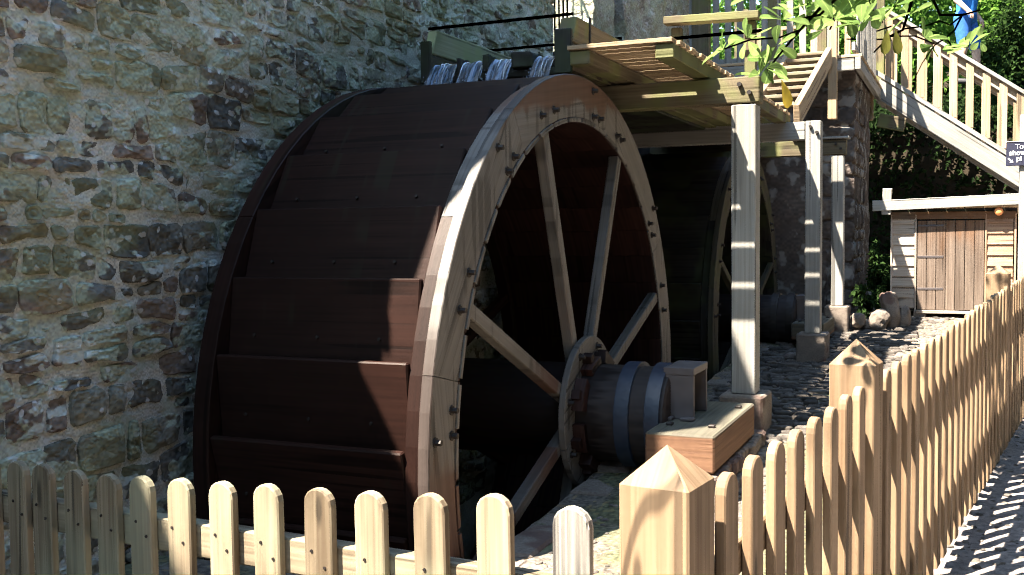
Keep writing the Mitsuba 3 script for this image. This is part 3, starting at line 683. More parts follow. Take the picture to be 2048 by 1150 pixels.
def fall(y0, y1, seed):
    """broken strands of water curving from the lip down onto the buckets"""
    r = np.random.default_rng(seed); ms = []; s = np.linspace(0, 1, 11)
    for q in range(int((y1 - y0) / 0.016)):
        y = r.uniform(y0, y1); e = r.uniform(0.55, 1.0); w = r.uniform(0.0015, 0.004); ph = r.uniform(0, 6)
        x = LX0 + 0.05 - (0.20 + r.uniform(-0.03, 0.05)) * s ** 0.9 * e; z = 2.312 + r.uniform(-0.004, 0.006) - 0.33 * np.clip(s * e - 0.10, 0, 1) ** 1.6
        ms.append(tube(np.stack([x, y + 0.006 * np.sin(s * 7 + ph), z], 1), w * (0.5 + 0.9 * abs(np.sin(s * r.uniform(5, 11) + ph))) * np.linspace(1.2, 0.7, 11), 6))
    for q in range(26):
        d = trimesh.creation.icosahedron(); d.apply_scale(r.uniform(0.002, 0.005)); d.apply_translation([LX0 - 0.15 + r.normal() * 0.05, r.uniform(y0 - 0.02, y1 + 0.02), 2.16 + abs(r.normal()) * 0.04]); ms.append(d)
    U, S = np.meshgrid(np.linspace(0, 1, 24), np.linspace(0, 1, 12), indexing='ij')
    w = meshkit.noise(np.stack([U * (y1 - y0) * 70, S * 2.5, S * 0 + seed], -1), seed) - 0.5
    x = LX0 + 0.045 - 0.22 * S ** 0.9 + 0.05 * w * S; z = 2.312 - 0.33 * np.clip(S - 0.10, 0, 1) ** 1.6 + 0.02 * w
    F = np.stack([x, y0 + (y1 - y0) * U, z], -1).reshape(-1, 3); i, j = np.meshgrid(np.arange(23), np.arange(11), indexing='ij')
    q = np.stack([i * 12 + j, (i + 1) * 12 + j, (i + 1) * 12 + j + 1, i * 12 + j + 1], -1).reshape(-1, 4); n = len(F)
    tri = np.vstack([q[:, [0, 1, 2]], q[:, [0, 2, 3]]])
    ms.append(trimesh.Trimesh(np.vstack([F, F + A([0.007, 0, -0.007])]), np.vstack([tri, tri[:, ::-1] + n]), process=False))
    return cat(ms)
for k, (y0, y1, lab) in enumerate(((2.705, 2.865, 'leftmost of the four white streams of water falling onto the near wheel'), (2.54, 2.665, 'second of the four streams of water from the left'), (2.355, 2.485, 'third of the four streams of water from the left'), (2.105, 2.215, 'rightmost of the four streams of water, nearest the walkway'))):
    t = thing('falling_water', lab, 'water', 'streams of water over the trough lip'); put(t, fall(y0, y1, 60 + k), 'm_fall', smooth=True)
wk = thing('walkway', 'slatted timber walkway carried on squared beams above the wheels', 'walkway')
bpart(wk, 'beam', 'm_wood_moss', (5.36, 1.925, 2.272), (9.3, 1.925, 2.272), 0.115, 0.075, bev=0.005)
bpart(wk, 'beam', 'm_wood_moss', (5.36, 1.455, 2.272), (9.3, 1.455, 2.272), 0.10, 0.078, bev=0.005)
r = np.random.default_rng(8); x = 5.33
while x < 9.25:
    L = r.uniform(0.112, 0.122); y0 = 1.395 + r.uniform(-0.012, 0.014)
    bpart(wk, 'slat', 'm_wood_stair', (x + L / 2, y0, 2.326), (x + L / 2, 1.992, 2.326 + r.uniform(-0.001, 0.002)), L - r.uniform(0.017, 0.025), 0.024, bev=0.003)
    x += L
def trestle(X, z0, zt, w, Yp, lab, glab, side, cap):
    t = thing('trestle', lab, 'trestle', 'timber trestles under the walkway')
    bpart(t, 'post', 'm_wood_grey', (X + w / 2, Yp + w / 2, z0 + 0.002), (X + w / 2, Yp + w / 2, zt if side else zt - 0.165), w, w, up=(0, 1, 0), bev=0.006)
    ye = Yp + w + 0.003 if side else Yp - 0.02
    bpart(t, 'cross_beam', 'm_wood_moss' if side == 0 else 'm_wood_grey', (X + w * 0.5, ye, zt - 0.08), (X + w * 0.5, 3.12, zt - 0.08), w * 0.95, 0.152, bev=0.006)
    for q, zz in ((0.35, 0.05), (0.75, 0.10)):
        yb = Yp + w * (1 - q)
        m = cat([trimesh.creation.cylinder(0.014, 0.03, sections=6)]); m.apply_transform(trimesh.transformations.rotation_matrix(math.pi / 2, [0, 1, 0])); m.apply_translation([X - 0.012 + (0 if side else w * 0.025), yb, zt - zz]); part(t, 'bolt', m, 'm_bolt')
    if cap: bpart(t, 'cap_board', 'm_wood_grey', (X + w / 2, Yp - 0.05, zt + 0.012), (X + w / 2, Yp + 0.5, zt + 0.012), w + 0.05, 0.022)
    b = thing('concrete_footing', glab, 'footing', 'footings of the walkway trestles')
    gz = float(ground_z(A([X]), A([Yp]))[0])
    m = block(X - 0.075, X + w + 0.10, Yp - 0.055, Yp + w + 0.06, gz - 0.15, z0, 0.012).subdivide().subdivide()
    m.vertices += (fbm_np(A(m.vertices) * 11, 4)[:, None] - 0.5) * 0.012; put(b, m, 'm_concrete', smooth=25)
trestle(6.12, 0.362, 2.225, 0.143, 1.12, 'nearest tall white timber post and beam of the walkway', 'concrete footing under the nearest white post', 0, False)
trestle(9.07, 0.446, 2.242, 0.128, 1.12, 'second white timber post and beam, in front of the far wheel', 'stained concrete footing under the second white post', 1, False)
trestle(10.87, 0.558, 2.23, 0.118, 1.12, 'third and shortest white timber post, nearest the stone pier', 'dark concrete footing under the third white post', 0, True)
bar = thing('timber_barrier', 'low grey timber barrier of two posts and a rail across the walkway', 'barrier')
for yy in (1.77, 1.285):
    bpart(bar, 'post', 'm_wood_moss', (6.84, yy, 2.2 if yy < 1.4 else 2.34), (6.84, yy, 2.672), 0.05, 0.07, up=(0, 1, 0))
bpart(bar, 'rail', 'm_wood_moss', (6.80, 1.22, 2.70), (6.80, 1.84, 2.715), 0.10, 0.05)
part(bar, 'rod', tube([(6.75, 1.2, 2.592), (6.75, 1.95, 2.59)], 0.011, 8), 'm_bolt', smooth=True)
# far bearing
bearing(10.11, 0.478, 0.85, 1.164, 'dark timber bearing block in shade under the far axle', 'dark box cover over the far axle bearing')

# pitched cobbles on the yard floor by the trestles
r = np.random.default_rng(61); cs = []
base = cbox(0.5, 0.5, 0.5, 0.16); bv, bf = A(base.vertices), A(base.faces)
x = 5.95
while x < 11.6:
    w_ = r.uniform(0.045, 0.075); y = 0.62 - 0.05 * (x - 6) + r.uniform(0, 0.1)
    while y < 1.55:
        L = r.uniform(0.08, 0.17)
        if r.random() < 0.9:
            a = r.normal() * 0.12; v = bv * A([w_ * 0.9, L * 0.93, 0.07]) * r.uniform(0.9, 1.1, bv.shape); v = np.stack([v[:, 0] * math.cos(a) - v[:, 1] * math.sin(a), v[:, 0] * math.sin(a) + v[:, 1] * math.cos(a), v[:, 2]], 1)
            q = A([x + 0.05 * math.sin(y * 3) + r.normal() * 0.004, y + L / 2, 0]); q[2] = float(ground_z(q[:1], q[1:2])[0]) - 0.014 + r.uniform(-0.008, 0.01)
            cs.append((v + q, r.random()))
        y += L
    x += w_
n = len(bv)
struct('cobbles', (np.vstack([c[0] for c in cs]), np.vstack([bf + n * k for k in range(len(cs))])), 'm_pebble', smooth=True, uv=np.vstack([np.tile([c[1] * 0.6, 0], (n, 1)) for c in cs]), kind='stuff', label='rows of small pitched cobbles paving the yard by the white posts', cat='cobbles')

# ================================================================ PICKET FENCES
FM, FD = A([1.639, 0.407]), unit(A([3.051 - 1.639, 0.229 - 0.407]))
FN = A([-FD[1], FD[0]])
def fpt(d, n_, z): q = FM + FD * d + FN * n_; return A([q[0], q[1], z])
def picket(base, wdir, tdir, z0, z1, w, t, tilt=0.0, bev=0.003):
    a = np.linspace(0, np.pi, 9); r = w / 2
    prof = np.concatenate([[(-r, z0), (r, z0)], np.stack([r * np.cos(a), z1 - r * 0.92 + r * 0.92 * np.sin(a)], 1)])
    c = A([0, (z0 + z1) / 2]); sh = prof.copy(); sh[:, 0] *= 1 - bev / r; sh[:, 1] = c[1] + (prof[:, 1] - c[1]) * (1 - 2 * bev / (z1 - z0))
    pts = []
    for q, off in ((sh, 0.0), (prof, bev), (prof, t - bev), (sh, t)):
        for x, z in q: pts.append(A([*base, 0]) + A([*wdir, 0]) * (x + tilt * (z - z0)) + A([*tdir, 0]) * off + A([0, 0, z]))
    m = trimesh.convex.convex_hull(A(pts))
    return wuv(m, (*base, 0), A([0, 0, 1.0]), A([*wdir, 0]), A([*tdir, 0]))
def fpost(parent, c, d0, d1, w, z0, z1, mat, peak=0.055):
    hw = w / 2; e1, e2 = A([*d0, 0]), A([*d1, 0]); c3 = A([*c, 0]); b = 0.004
    pts = []
    for sx in (-1, 1):
        for sy in (-1, 1):
            for z in (z0, z1):
                pts += [c3 + e1 * sx * (hw - b) + e2 * sy * hw + A([0, 0, z]), c3 + e1 * sx * hw + e2 * sy * (hw - b) + A([0, 0, z])]
    pts.append(c3 + A([0, 0, z1 + peak]))
    m = trimesh.convex.convex_hull(A(pts)); mu = wuv(m, c3, A([0, 0, 1.0]), e1, e2)
    return part(parent, 'post', mu[0], mat, uv=mu[1])
rf = thing('picket_fence', 'newer honey coloured picket fence with square pointed posts climbing along the gravel path', 'fence')
r = np.random.default_rng(14)
for d_, z1, zt in ((0.0625, 0.905, 0.062), (1.4825, 0.945, 0.07), (5.2, 1.055, 0.055), (7.6, 1.09, 0.055)):
    fpost(rf, (FM + FD * d_ + FN * 0.0625), FD, FN, 0.125, -0.05, z1, 'm_wood_new', zt)
ds = [0.175 + 0.152 * k for k in range(8)] + [1.60 + 0.1635 * k for k in range(22)] + [5.32 + 0.16 * k for k in range(13)]
for d_ in ds:
    zt = float(np.interp(d_, [0.1, 1.4, 2.5, 4.4, 6.2], [0.888, 0.905, 0.928, 0.972, 1.0])) + r.uniform(-0.008, 0.008)
    m, uv = picket(FM + FD * (d_ + 0.036) - FN * 0.001, FD, FN, 0.03 + r.uniform(-0.01, 0.01), zt, 0.073, 0.021, r.uniform(-0.006, 0.006)); part(rf, 'picket', m, 'm_wood_new', uv=uv)
for d0, d1 in ((0.127, 1.418), (1.547, 5.135), (5.265, 7.535)):
    z0, z1 = np.interp([d0, d1], [0.1, 4.4, 6.2], [0.70, 0.80, 0.83])
    bpart(rf, 'rail', 'm_wood_new', fpt(d0, 0.040, z0), fpt(d1, 0.040, z1), 0.036, 0.07)
    bpart(rf, 'rail', 'm_wood_new', fpt(d0, 0.040, z0 - 0.48), fpt(d1, 0.040, z1 - 0.48), 0.036, 0.07)
lf = thing('picket_fence', 'older weathered picket fence with round tops running towards the stone wall', 'fence')
noff = [0.219, 0.369, 0.510, 0.654, 0.791, 0.931, 1.065, 1.200, 1.320, 1.441, 1.560, 1.684, 1.778, 1.90, 2.03, 2.16, 2.29, 2.42, 2.55, 2.68]
ntop = [0.853, 0.856, 0.840, 0.827, 0.818, 0.810, 0.800, 0.792, 0.783, 0.775, 0.772, 0.773, 0.770, 0.77, 0.768, 0.766, 0.764, 0.762, 0.76, 0.76]
for n_, zt in zip(noff, ntop):
    m, uv = picket(FM + FN * n_ + FD * 0.0, -FN, FD, 0.02, zt, 0.072, 0.021, r.uniform(-0.012, 0.004))
    first = n_ < 0.3
    k = part(lf, 'picket', m, 'm_wood_splinter' if first else 'm_wood_old', uv=uv, label='grey splintered picket with coarse worn grain' if first else None)
    ns = []
    for q, zz in ((-0.016, 0.655), (0.018, 0.685)):
        c = trimesh.creation.cylinder(0.0035, 0.004, sections=6); c.apply_transform(trimesh.transformations.rotation_matrix(math.pi / 2, [0, 1, 0])); c.apply_translation([*(FM + FN * (n_ + q) - FD * 0.0005), zz - 0.02 * n_ + 0.02]); ns.append(c)
    for c in ns: put(key(k + '__nail'), c, 'm_bolt')
for zz in (0.668, 0.22):
    a_, b_ = FM + FN * 0.126 + FD * 0.043, FM + FN * 2.75 + FD * 0.043
    bpart(lf, 'rail', 'm_wood_old', (*a_, zz + 0.01), (*b_, zz - 0.055), 0.042, 0.075)

# ================================================================ SHED, SIGN, STAIRS AND LANDING
MOVE[0] = (0.867, A([13.5, 0.14, 0.30]), A([11.7, 0.121, 0.437]))
sh = thing('shed', 'small timber shed with a brown plank door below the staircase', 'shed')
SX = 13.5
gz = 0.30
part(sh, 'carcass', block(SX + 0.03, 14.25, -0.55, 0.82, gz + 0.05, 1.56, 0.004), 'm_wood_black')
zc = [gz + 0.06 + 0.128 * k for k in range(9)]
for y0, y1, mat in ((0.562, 0.825, 'm_wood_clap'), (-0.515, -0.225, 'm_wood_clap_brown')):
    for k, z in enumerate(zc):
        y0_, y1_ = y0 + 0.002, y1 - 0.002
        bpart(sh, 'clapboard', mat, (SX + 0.008, y0_, z + 0.066), (SX + 0.008, y1_, z + 0.066), 0.016, 0.136, up=(0.16, 0, 1))
for y in (0.828, 0.552, -0.222, -0.535):
    bpart(sh, 'corner_trim', 'm_wood_clap' if y > 0 else 'm_wood_clap_brown', (SX - 0.004, y, gz), (SX - 0.004, y, 1.50), 0.03, 0.022, up=(0, 1, 0))
bpart(sh, 'header', 'm_wood_door', (SX - 0.005, -0.54, 1.475), (SX - 0.005, 0.84, 1.485), 0.028, 0.09)
door = key(sh + '__door'); yd = np.linspace(0.533, -0.206, 8)
labels[door] = {'label': 'brown and silvery plank door with long strap hinges'}
scene_door = []
for a_, b_ in zip(yd[:-1], yd[1:]):
    m, uv = beam((SX - 0.008, (a_ + b_) / 2, gz + 0.045), (SX - 0.008, (a_ + b_) / 2, 1.418), 0.018 + 0.004 * r.random(), (a_ - b_) - 0.006, up=(0, 1, 0), bev=0.003)
    put(key(door + '__plank'), m, 'm_wood_door', uv=uv)
for z in (1.36, 0.985, 0.60):
    put(key(door + '__hinge'), block(SX - 0.026, SX - 0.018, 0.24, 0.53, z - 0.012, z + 0.012, 0.002), 'm_plate')
bpart(sh, 'threshold', 'm_wood_clap', (SX - 0.02, -0.20, gz + 0.02), (SX - 0.02, 0.54, gz + 0.02), 0.06, 0.035)
bpart(sh, 'roof_beam', 'm_wood_grey', (13.36, 1.04, 1.605), (13.36, -0.575, 1.655), 0.05, 0.128)
bpart(sh, 'beam_stub', 'm_wood_grey', (13.40, 0.885, 1.50), (13.375, 0.87, 1.815), 0.09, 0.105, up=(0, 1, 0))
for k in range(7):
    bpart(sh, 'roof_board', 'm_wood_stair', (13.34 + 0.02, 0.75 - 0.21 * k, 1.585), (14.3, 0.75 - 0.21 * k, 1.50), 0.2, 0.02)
for y in (0.5, -0.1, -0.45):
    part(sh, 'foundation_block', block(SX - 0.03, SX + 0.15, y - 0.07, y + 0.07, 0.15, gz + 0.03, 0.01), 'm_concrete')
lp = thing('wall_lamp', 'small round orange lamp under the shed roof beam', 'lamp')
m = trimesh.creation.icosphere(2, 0.048); m.vertices *= [0.7, 1, 1]; m.apply_translation([13.40, -0.352, 1.515]); part(lp, 'globe', m, 'm_orange', smooth=True)
m = trimesh.creation.cylinder(0.03, 0.08, sections=14); m.apply_transform(trimesh.transformations.rotation_matrix(math.pi / 2, [0, 1, 0])); m.apply_translation([13.46, -0.352, 1.515]); part(lp, 'base', m, 'm_plate')
MOVE[0] = None
# sign on its post by the path
sg_ = thing('sign', 'small dark blue sign with white lettering on a post at the right edge', 'sign')
bpart(sg_, 'post', 'm_wood_grey', (9.06, -0.425, 0.0), (9.06, -0.425, 2.2), 0.10, 0.09, up=(0, 1, 0))
part(sg_, 'board', block(8.985, 9.0, -0.62, -0.283, 1.805, 1.988, 0.003), 'm_sign')
part(sg_, 'board_edge', cat([block(8.980, 9.002, -0.622, -0.2825, 1.9885, 1.995, 0.002)]), 'm_letter')
def text(s, h, y, z):
    m = meshkit.text_mesh(s, h, 0.002, bold=True); v = A(m.vertices)
    m.vertices = np.stack([8.984 - v[:, 2], y - v[:, 0], z + v[:, 1]], 1); return m
ls = [text('To', 0.034, -0.345, 1.936), text('show', 0.034, -0.300, 1.888), text('pl', 0.034, -0.352, 1.842)]
part(sg_, 'lettering', cat(ls), 'm_letter')
ar = trimesh.creation.extrude_polygon(sg.Polygon([(0, 0.006), (0.03, 0.006), (0.03, 0.016), (0.05, 0), (0.03, -0.016), (0.03, -0.006), (0, -0.006)]), 0.002)
ar.apply_transform(trimesh.transformations.rotation_matrix(-0.8, [0, 0, 1])); v = A(ar.vertices); ar.vertices = np.stack([8.984 - v[:, 2], -0.298 - v[:, 0], 1.864 + v[:, 1]], 1)
part(sg_, 'arrow', ar, 'm_letter')

st = thing('staircase', 'broad sunlit timber staircase with balusters descending to the right above the shed', 'staircase')
STX0, STX1 = 14.45, 15.45
def sz(y): return 3.17 + (y - 1.08) * 0.715            # middle of the stringer
Y0, Y1 = 1.10, -2.9
for x in (STX0, STX1):
    bpart(st, 'stringer', 'm_wood_grey', (x, Y0, sz(Y0)), (x, Y1, sz(Y1)), 0.05, 0.235, bev=0.006)
    bpart(st, 'bottom_rail', 'm_wood_grey', (x, Y0, sz(Y0) + 0.185), (x, Y1, sz(Y1) + 0.185), 0.09, 0.055)
    bpart(st, 'handrail', 'm_wood_grey', (x, 1.02, sz(1.02) + 1.055), (x, -0.85, sz(-0.85) + 1.055), 0.13, 0.045)
    bpart(st, 'handrail', 'm_wood_grey', (x, -0.86, sz(-0.86) + 1.055), (x, Y1, sz(Y1) + 1.055), 0.13, 0.045)
    bpart(st, 'top_rail', 'm_wood_stair', (x + 0.02, 1.02, sz(1.02) + 0.99), (x + 0.02, Y1, sz(Y1) + 0.99), 0.04, 0.075)
    k = 0; y = 0.935
    while y > Y1:
        bpart(st, 'baluster', 'm_wood_stair', (x - 0.022, y, sz(y) + 0.21), (x - 0.022, y, sz(y) + 1.03), 0.03, 0.092, up=(0, 1, 0))
        y -= 0.193; k += 1
y = 0.95
while y > -2.8:
    bpart(st, 'tread', 'm_wood_stair', (STX0 + 0.03, y, sz(y) + 0.02), (STX1 - 0.03, y, sz(y) + 0.02), 0.27, 0.04)
    y -= 0.25
for x in (STX0, STX1):
    bpart(st, 'newel_post', 'm_wood_grey', (x, -0.70, sz(-0.70) - 0.75), (x, -0.70, sz(-0.70) + 1.0), 0.11, 0.11, up=(0, 1, 0))
ld = thing('landing', 'timber landing with picket balustrade at the head of the stairs', 'landing')
LZ = 3.16
r = np.random.default_rng(3); x = 11.62
while x < 15.5:
    bpart(ld, 'deck_board', 'm_wood_stair', (x + 0.07, 1.02, LZ), (x + 0.07, 3.1, LZ), 0.132, 0.03); x += 0.14
bpart(ld, 'edge_beam', 'm_wood_grey', (11.6, 1.06, LZ - 0.085), (15.45, 1.06, LZ - 0.085), 0.06, 0.13); bpart(ld, 'edge_beam', 'm_wood_grey', (11.66, 1.10, LZ - 0.085), (11.66, 3.1, LZ - 0.085), 0.06, 0.13)
for x, y, z0 in ((11.62, 1.315, 2.50), (14.38, 1.165, 2.74)):
    bpart(ld, 'post', 'm_wood_stair', (x, y, z0), (x, y, 4.25), 0.105, 0.09, up=(0, 1, 0))
for x, y in ((12.25, 2.88), (12.25, 2.05), (12.25, 1.5), (15.3, 1.1), (15.3, 3.0)):
    bpart(ld, 'post', 'm_wood_moss', (x, y, LZ), (x, y, 4.5), 0.12, 0.20 if y > 2.5 else 0.10, up=(0, 1, 0))
def balus(p0, p1, sp, w, mat, zb=3.22, zt=4.2):
    p0, p1 = A(p0), A(p1); L = np.linalg.norm(p1 - p0); d = (p1 - p0) / L; n_ = int(L / sp)
    bpart(ld, 'bottom_rail', mat, (*p0, zb + 0.06), (*p1, zb + 0.06), 0.04, 0.09)
    bpart(ld, 'top_rail', mat, (*p0, zt), (*p1, zt), 0.09, 0.05)
    for k in range(n_):
        q = p0 + d * (k + 0.5) * L / n_; s = A([-d[1], d[0]]) * -0.034
        bpart(ld, 'baluster', mat, (*(q + s), zb), (*(q + s), zt - 0.03), 0.022, w, up=(*d, 0))
balus((12.25, 3.05), (12.25, 1.36), 0.135, 0.075, 'm_wood_grey')
balus((11.75, 1.12), (14.3, 1.12), 0.16, 0.08, 'm_wood_grey')
balus((15.35, 3.0), (15.35, 1.15), 0.15, 0.08, 'm_wood_stair')
bpart(ld, 'corbel', 'm_wood_moss', (14.2, 1.04, 2.72), (14.2, 0.72, 2.64), 0.12, 0.17)
rt = thing('rope_barrier', 'red banded sleeve and white ropes tied round a landing post', 'rope')
part(rt, 'sleeve', block(14.32, 14.44, 1.105, 1.225, 3.80, 4.02, 0.02), 'm_red')
for z, s in ((3.86, 0.03), (3.78, -0.02)):
    part(rt, 'rope', tube([(14.30, 1.45, z + 0.02), (14.30, 1.3, z), (14.305, 1.16, z - 0.01), (14.30, 1.0, z + s), (14.32, 0.9, z + 2 * s)], 0.010, 6), 'm_rope', smooth=True)
s2 = thing('small_stairs', 'short narrow flight of timber steps up from the walkway to the landing', 'stairs')
pa, pb = A([9.25, 0, 2.33]), A([11.55, 0, 3.18])
for y in (1.345, 1.745):
    bpart(s2, 'stringer', 'm_wood_stair', (pa[0], y, pa[2] - 0.02), (pb[0], y, pb[2] - 0.02), 0.055, 0.19)
for k in range(8):
    q = pa + (pb - pa) * (k + 0.6) / 8
    bpart(s2, 'tread', 'm_wood_old', (q[0], 1.375, q[2] + 0.03), (q[0], 1.715, q[2] + 0.03), 0.20, 0.032)

ra = thing('iron_railing', 'thin iron railing in the gap of the walls', 'railing')
for k in range(9):
    x = 8.16 + k * 0.105
    part(ra, 'bar', tube([(x, 3.35, 2.8), (x, 3.35, 3.75)], 0.008, 6), 'm_bolt', smooth=True)
part(ra, 'rail', block(8.12, 9.06, 3.342, 3.358, 3.75, 3.775, 0.002), 'm_bolt')
gp = thing('gate_post', 'pale timber post behind the iron railing', 'post'); bpart(gp, 'shaft', 'm_wood_stair', (9.25, 3.9, 2.6), (9.25, 3.9, 4.2), 0.13, 0.13, up=(0, 1, 0))

# ================================================================ THE PERSON ON THE STAIRS
def limb(js, R):
    hs = []
    for (a, b) in js:
        (pa, ra_), (pb, rb) = R[a], R[b]
        s1 = m3.Manifold.sphere(ra_, 18).translate(list(map(float, pa))); s2_ = m3.Manifold.sphere(rb, 18).translate(list(map(float, pb)))
        hs.append(m3.Manifold.batch_hull([s1, s2_]))
    m = m3.Manifold.batch_boolean(hs, m3.OpType.Add).refine_to_length(0.035).to_mesh()
    t = trimesh.Trimesh(m.vert_properties[:, :3], m.tri_verts); trimesh.smoothing.filter_taubin(t, iterations=12); return t
PX, PY = 16.45, 0.03
tread = lambda y: sz(round((0.95 - y) / 0.25) * -0.25 + 0.95) + 0.04
PZ = 3.40
J = {'hipL': ((PX - 0.09, PY + 0.05, PZ + 0.90), 0.098), 'hipR': ((PX + 0.09, PY - 0.03, PZ + 0.90), 0.098), 'pel': ((PX, PY, PZ + 0.97), 0.125), 'waist': ((PX, PY - 0.01, PZ + 1.10), 0.125),
     'chest': ((PX, PY - 0.02, PZ + 1.32), 0.145), 'shL': ((PX - 0.17, PY + 0.03, PZ + 1.43), 0.062), 'shR': ((PX + 0.17, PY - 0.06, PZ + 1.43), 0.062), 'neck': ((PX, PY - 0.03, PZ + 1.50), 0.058), 'head0': ((PX, PY - 0.05, PZ + 1.60), 0.07),
     'elL': ((PX - 0.24, PY + 0.12, PZ + 1.15), 0.044), 'wrL': ((PX - 0.33, PY - 0.02, PZ + 0.985), 0.030), 'elR': ((PX + 0.25, PY - 0.05, PZ + 1.15), 0.044), 'wrR': ((PX + 0.22, PY - 0.18, PZ + 0.95), 0.03),
     'knL': ((PX - 0.10, PY + 0.02, PZ + 0.50), 0.062), 'anL': ((PX - 0.10, PY + 0.13, PZ + 0.09), 0.042), 'knR': ((PX + 0.10, PY - 0.14, PZ + 0.48), 0.062), 'anR': ((PX + 0.10, PY - 0.16, PZ + 0.09), 0.042)}
pe = thing('person', 'person in bright blue t-shirt and blue shorts standing beyond the staircase handrail', 'person')
body = [('hipL', 'knL'), ('knL', 'anL'), ('hipR', 'knR'), ('knR', 'anR'), ('pel', 'waist'), ('waist', 'chest'), ('chest', 'neck'), ('neck', 'head0'), ('shL', 'elL'), ('elL', 'wrL'), ('shR', 'elR'), ('elR', 'wrR'), ('chest', 'shL'), ('chest', 'shR'), ('pel', 'hipL'), ('pel', 'hipR')]
Rb = dict(J)
hand = []
for s_, wr, el in (('L', 'wrL', 'elL'), ('R', 'wrR', 'elR')):
    w0, d = A(J[wr][0]), unit(A(J[wr][0]) - A(J[el][0])); side = unit(np.cross(d, [0, 0, 1.0])); dn = unit(np.cross(side, d))
    Rb['pm' + s_] = (w0 + d * 0.065, 0.030); body.append((wr, 'pm' + s_))
    for f_ in range(4):
        o = (f_ - 1.5) * 0.019; L = (0.03, 0.036, 0.034, 0.027)[f_]
        Rb[f'f{s_}{f_}a'] = (w0 + d * 0.085 + side * o, 0.0095); Rb[f'f{s_}{f_}b'] = (w0 + d * (0.085 + L) + side * o - dn * 0.012, 0.009); Rb[f'f{s_}{f_}c'] = (w0 + d * (0.085 + L * 1.6) + side * o - dn * 0.036, 0.008)
        body += [('pm' + s_, f'f{s_}{f_}a'), (f'f{s_}{f_}a', f'f{s_}{f_}b'), (f'f{s_}{f_}b', f'f{s_}{f_}c')]
    Rb['t' + s_] = (w0 + d * 0.055 + side * 0.045 - dn * 0.01, 0.011); Rb['u' + s_] = (w0 + d * 0.09 + side * 0.055 - dn * 0.025, 0.009); body += [('pm' + s_, 't' + s_), ('t' + s_, 'u' + s_)]
hd = A(J['head0'][0]) + A([0, -0.02, 0.075])
for nm, off, rr in (('skull', (0, 0.015, 0.03), 0.088), ('jaw', (0, -0.035, -0.055), 0.052), ('nose', (0, -0.098, -0.005), 0.014), ('brow', (0, -0.065, 0.03), 0.04), ('earL', (-0.082, 0.01, 0), 0.018), ('earR', (0.082, 0.01, 0), 0.018), ('nb', (0, -0.085, 0.02), 0.012), ('lip', (0, -0.082, -0.045), 0.014)):
    Rb[nm] = (hd + A(off), rr)
body += [('head0', 'jaw'), ('skull', 'jaw'), ('skull', 'brow'), ('nb', 'nose'), ('brow', 'nb'), ('skull', 'earL'), ('skull', 'earR'), ('jaw', 'lip'), ('head0', 'skull')]
part(pe, 'body', limb(body, Rb), 'm_skin', smooth=True)
grow = lambda k, e, dz=0: (A(J[k][0]) + A([0, 0, dz]), J[k][1] + e)
Rt = {k: grow(k, 0.016) for k in ('pel', 'waist', 'chest', 'shL', 'shR')}; Rt['hem'] = (A(J['pel'][0]) + A([0, 0, -0.03]), 0.135)
for s_ in 'LR': Rt['sl' + s_] = ((A(J['sh' + s_][0]) + A(J['el' + s_][0])) / 2, 0.066)
part(pe, 't_shirt', limb([('hem', 'waist'), ('waist', 'chest'), ('chest', 'shL'), ('chest', 'shR'), ('shL', 'slL'), ('shR', 'slR')], Rt), 'm_shirt', smooth=True)
Rs = {k: grow(k, 0.022) for k in ('pel', 'hipL', 'hipR', 'knL', 'knR')}
for s_ in 'LR': Rs['kn' + s_] = (A(J['kn' + s_][0]) * 0.85 + A(J['hip' + s_][0]) * 0.15, 0.088)
part(pe, 'shorts', limb([('pel', 'hipL'), ('pel', 'hipR'), ('hipL', 'knL'), ('hipR', 'knR')], Rs), 'm_shorts', smooth=True)
part(pe, 'hair', limb([('a', 'b'), ('b', 'c')], {'a': (hd + A([0, -0.02, 0.06]), 0.075), 'b': (hd + A([0, 0.03, 0.055]), 0.083), 'c': (hd + A([0, 0.055, 0.0]), 0.068)}), 'm_hair', smooth=True)
for s_ in 'LR':
    a_ = A(J['an' + s_][0]); part(pe, 'shoe', limb([('a', 'b')], {'a': (a_ + A([0, 0.02, -0.055]), 0.045), 'b': (a_ + A([0, -0.15, -0.07]), 0.036)}), 'm_shoe', smooth=True)
for dx in (-0.032, 0.032):
    m = trimesh.creation.icosphere(1, 0.011); m.apply_translation(hd + A([dx, -0.092, 0.018])); part(pe, 'eye', m, 'm_black', smooth=True)

# ================================================================ ROCKS
def rock(lab, c, s, seed, mat='m_concrete', rot=0.0):
    m = trimesh.creation.icosphere(3, 1.0); v = A(m.vertices)
    v = np.sign(v) * abs(v) ** 0.75
    v = v * (1 + 0.55 * (fbm_np(v * 1.6, seed) - 0.5)[:, None]) * A(s)
    cr, sr = math.cos(rot), math.sin(rot); v = v @ A([[1, 0, 0], [0, cr, -sr], [0, sr, cr]]).T
    m.vertices = v + A(c); put(thing('boulder', lab, 'boulder', 'boulders by the shed'), m, mat, smooth=35)
rock('tall leaning pale boulder, tallest of those left of the shed', (11.142, 0.683, 0.496), (0.092, 0.087, 0.202), 3, rot=-0.2)
rock('broad grey boulder leaning against the left of the tall one', (11.004, 0.789, 0.404), (0.092, 0.092, 0.119), 4, rot=0.4)
rock('small brown boulder right of the tall leaning one', (11.187, 0.55, 0.422), (0.073, 0.055, 0.119), 5)
rock('round grey boulder beside the third footing', (10.912, 0.981, 0.413), (0.083, 0.069, 0.073), 6)
rock('low flat boulder between the round one and the tall one', (11.004, 0.88, 0.367), (0.073, 0.055, 0.046), 7)
rock('white sunlit stone lying alone on the yard', (9.4, 0.50, 0.22), (0.09, 0.045, 0.05), 8)
rock('rough dark boulder beside the far bearing block', (9.2, 1.35, 0.20), (0.14, 0.08, 0.06), 9)
